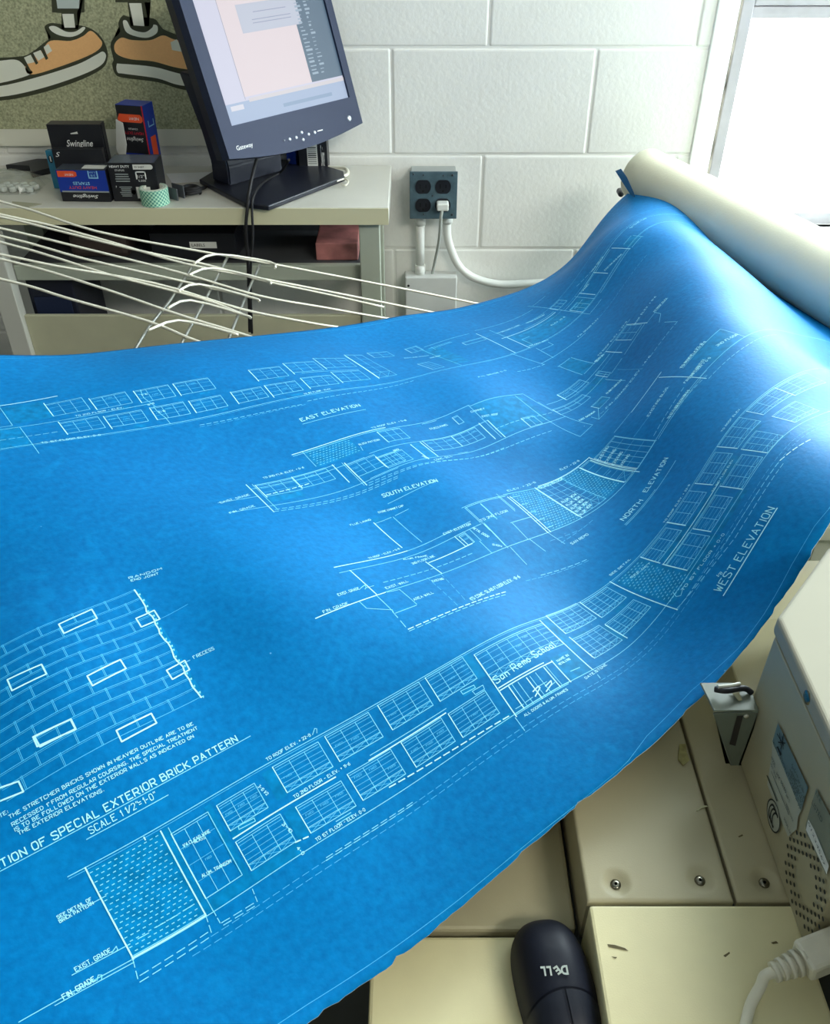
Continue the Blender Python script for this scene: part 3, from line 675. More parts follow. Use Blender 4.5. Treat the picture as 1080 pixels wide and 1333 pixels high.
for zz in (Z0 - .012, tb.z + .012): tube('coupling', [(ta.x, WY - .018, zz - .011), (ta.x, WY - .018, zz + .011)], .0118, WHITEP, cd, 16, False)
adopt(cd)
fc = empty('flexible_conduit', wp(600, 340), 'white curved conduit running from the outlet box down to the right along the wall', 'pipe')
yy = WY - .02
tube('conduit', [(on_y(582, 290, yy).x, yy, Z0 - .001), on_y(582, 305, yy), on_y(587, 325, yy), on_y(598, 347, yy), on_y(618, 362, yy), on_y(650, 370, yy), on_y(690, 369, yy), on_y(760, 366, yy), on_y(900, 366, yy)], .0088, WHITEP, fc, 16)
pc = on_y(582, 291, yy); tube('coupling', [(pc.x, yy, Z0 - .018), (pc.x, yy, Z0 - .001)], .012, WHITEP, fc, 16, False)
adopt(fc)
wb = empty('junction_box', wp(560, 390), 'white painted metal box on the wall below the conduit pipe', 'box')
a_ = on_y(527, 361, WY - .04); b_ = on_y(595, 361, WY - .04)
box('box_body', a_.x, b_.x, WY - .04, WY - .001, .28, a_.z, mat('white_box_paint', (0.66, 0.68, 0.66), .45, noise=.05, nscale=20), wb, .003)
p = on_y(531.5, 372, WY - .04); lathe('knockout', [(.0001, .0004), (.0028, .0004)], INKK, wb, frame_of((p.x, WY - .04, p.z), (1, 0, 0), (0, 0, 1)), 14)
adopt(wb)

# ------------------------------------------------------------------ wire catch rack
def rk(px, py, off=0.0):
    o = Vector((0, 0, 0.64 + off)); nn_ = Vector((.25, 0, 1)).normalized(); return on_plane(px, py, o, nn_)
rack = empty('wire_rack', rk(250, 380), 'bright steel wire catch rack between the desk and the blueprint', 'rack')
long_ = [[(-260, 205), (0, 262), (125, 301), (260, 327), (351, 343), (520, 375), (600, 391), (640, 399)],
         [(-260, 218), (0, 279), (60, 292), (144, 315), (240, 343), (337, 362), (420, 378), (520, 398), (575, 409)],
         [(-260, 226), (0, 282), (62, 297), (180, 326), (270, 345), (345, 366), (420, 382), (500, 400)],
         [(-260, 238), (0, 297), (96, 320), (231, 354), (337, 385), (420, 400), (500, 414), (540, 419)],
         [(-260, 252), (0, 307), (110, 337), (250, 369), (330, 388)],
         [(-260, 260), (0, 315), (144, 358), (260, 388), (325, 413)],
         [(-260, 278), (0, 331), (77, 347), (202, 369), (313, 402), (402, 420), (440, 426)],
         [(-260, 285), (0, 337), (120, 371), (231, 409), (300, 430), (350, 446)],
         [(-260, 310), (0, 363), (87, 388), (192, 418), (246, 440), (280, 452)]]
for w in long_:
    tube('wire', [rk(*q) for q in w], 0.0021, CHROME, rack, 8, n=4)
for w in ([(160, 480), (178, 451), (195, 424), (222, 390), (253, 342)], [(225, 470), (240, 440), (262, 400), (280, 365), (297, 333)], [(290, 460), (302, 430), (320, 385), (338, 345)]):
    tube('cross_bar', [rk(x, y, -.004) for x, y in w], 0.0024, STEEL, rack, 8, n=4)
for w in ([(253, 343), (281, 331), (351, 341), (358, 349)], [(246, 358), (277, 349), (345, 364), (352, 370)], [(232, 379), (259, 370), (330, 388), (337, 392)], [(219, 401), (248, 391), (318, 410), (326, 414)], [(193, 430), (232, 417), (290, 430), (310, 436)]):
    tube('bent_finger', [rk(x, y, .003) for x, y in w], 0.0021, CHROME, rack, 8, n=3)
adopt(rack)

# control net of the sheet (tenths of a millimetre) and its drawing (tenths of a millimetre on the sheet)
CTRL = '[-10299,7350,9111,-9535,6309,8916,-8772,5266,8714,-8007,4218,8510,-7232,3173,8311,-6447,2141,8128,-5673,1108,7928,-4893,80,7724,-4123,-953,7524,-3355,-1990,7325,-9602,7904,8876,-8835,6863,8687,-8074,5821,8482,-7314,4778,8264,-6556,3738,8027,-5804,2701,7768,-5029,1666,7561,-4250,635,7358,-3478,-394,7157,-2702,-1426,6957,-8891,8461,8677,-8123,7419,8502,-7358,6377,8317,-6595,5335,8117,-5841,4300,7867,-5115,3268,7504,-4349,2224,7302,-3549,1207,7126,-2775,167,6948,-1997,-868,6775,-8171,9016,8520,-7399,7976,8358,-6629,6931,8214,-5863,5890,8039,-5110,4852,7777,-4367,3826,7490,-3619,2791,7198,-2837,1762,6983,-2057,737,6851,-1249,-304,6772,-7443,9572,8399,-6668,8532,8250,-5898,7481,8143,-5116,6438,8017,-4391,5406,7655,-3582,4347,7656,-2950,3301,7075,-2049,2375,6898,-1339,1252,6971,-483,292,7026,-6714,10126,8256,-5935,9081,8160,-5170,8038,8018,-4373,6986,8068,-3637,5945,7643,-2834,4888,7848,-2154,3859,7104,-1379,2890,6585,-648,1864,6870,234,845,7062,-6043,10679,7948,-5206,9646,8003,-4473,8578,7793,-3642,7548,7858,-2913,6505,7683,-2140,5431,7246,-1419,4481,7138,-676,3414,6719,130,2352,6568,898,1320,6652,-5351,11155,7417,-4529,10167,7634,-3706,9152,7832,-2986,8085,7500,-2178,7064,7491,-1391,6001,7609,-654,4992,7107,56,3964,6632,822,2954,6684,1622,1893,6788,-4570,11637,7064,-3820,10730,7495,-2954,9712,7775,-2307,8640,7249,-1460,7611,7223,-750,6546,7301,222,5522,7236,697,4503,6705,1573,3480,6925,2202,2399,7219,-3887,12184,6889,-3087,11283,7336,-2250,10262,7539,-1539,9191,7269,-752,8158,7000,-30,7053,6886,882,6121,7225,1507,5003,6783,2259,3993,7175,2840,2983,7774,-3193,12774,6800,-2359,11828,7117,-1545,10814,7331,-792,9746,7128,-47,8722,7109,774,7687,7175,1364,6657,6594,2402,5509,6739,2763,4648,7704,3234,3574,8410,-2446,13396,6782,-1640,12376,6933,-846,11331,6977,-89,10305,6974,720,9199,6672,1435,8219,6850,2306,7091,6677,2811,6231,7494,3646,5060,7682,4302,4064,8043,-1713,13956,6790,-881,12924,6798,-174,11845,6560,741,10860,7156,1289,9874,6807,2217,8708,6496,2931,7743,7370,3240,6625,8066,4068,5648,8404,4879,4722,8578,-889,14537,6748,-190,13469,6617,644,12423,6767,1341,11383,6754,2373,10268,6489,2718,9311,7353,3347,8281,7838,3827,7338,8388,4839,6281,8544,5555,5289,8604,-156,15090,6679,580,13991,6379,1337,12966,6666,2118,11939,6678,2908,10942,7010,3231,9845,7765,3949,8886,8222,4733,7772,8089,5437,6734,7970,6161,5657,7935,592,15668,6639,1344,14531,6325,2088,13501,6665,2931,12504,6992,3272,11437,7675,3883,10469,8286,4738,9405,8057,5447,8353,7949,6133,7248,7680,6826,6146,7422,1275,16234,6508,2223,14995,6227,2639,14109,7267,3332,13045,7422,3843,12068,8325,4805,10947,7976,5262,9873,7440,6004,8789,7262,6762,7736,7199,7519,6681,7117,1963,16685,6470,3051,15517,6477,3053,14713,7773,3899,13627,8176,4812,12562,7998,5326,11486,7578,6006,10411,7225,6721,9330,7026,7474,8267,6929,8236,7201,6858,2855,17176,6584,3363,16222,7088,3851,15246,7979,4759,14159,7860,5266,13084,7417,5944,11979,7049,6707,10927,6916,7456,9859,6853,8219,8802,6818,8979,7742,6789,3508,17782,6872,3853,16821,7672,4792,15725,7929,5171,14643,7142,5875,13562,6881,6683,12522,6833,7443,11466,6798,8206,10403,6786,8966,9341,6791,9730,8281,6797,3913,18404,7439,4717,17337,7902,5482,16235,7569,5850,15201,6797,6647,14095,6681,7420,13066,6801,8194,12003,6811,8953,10941,6825,9713,9878,6842,10475,8818,6860,4714,18914,7570,5509,17822,7465,6047,16778,7076,6721,15612,6764,7352,14654,6778,8163,13620,6882,8935,12541,6910,9698,11473,6936,10457,10411,6962,11214,9349,6986]'
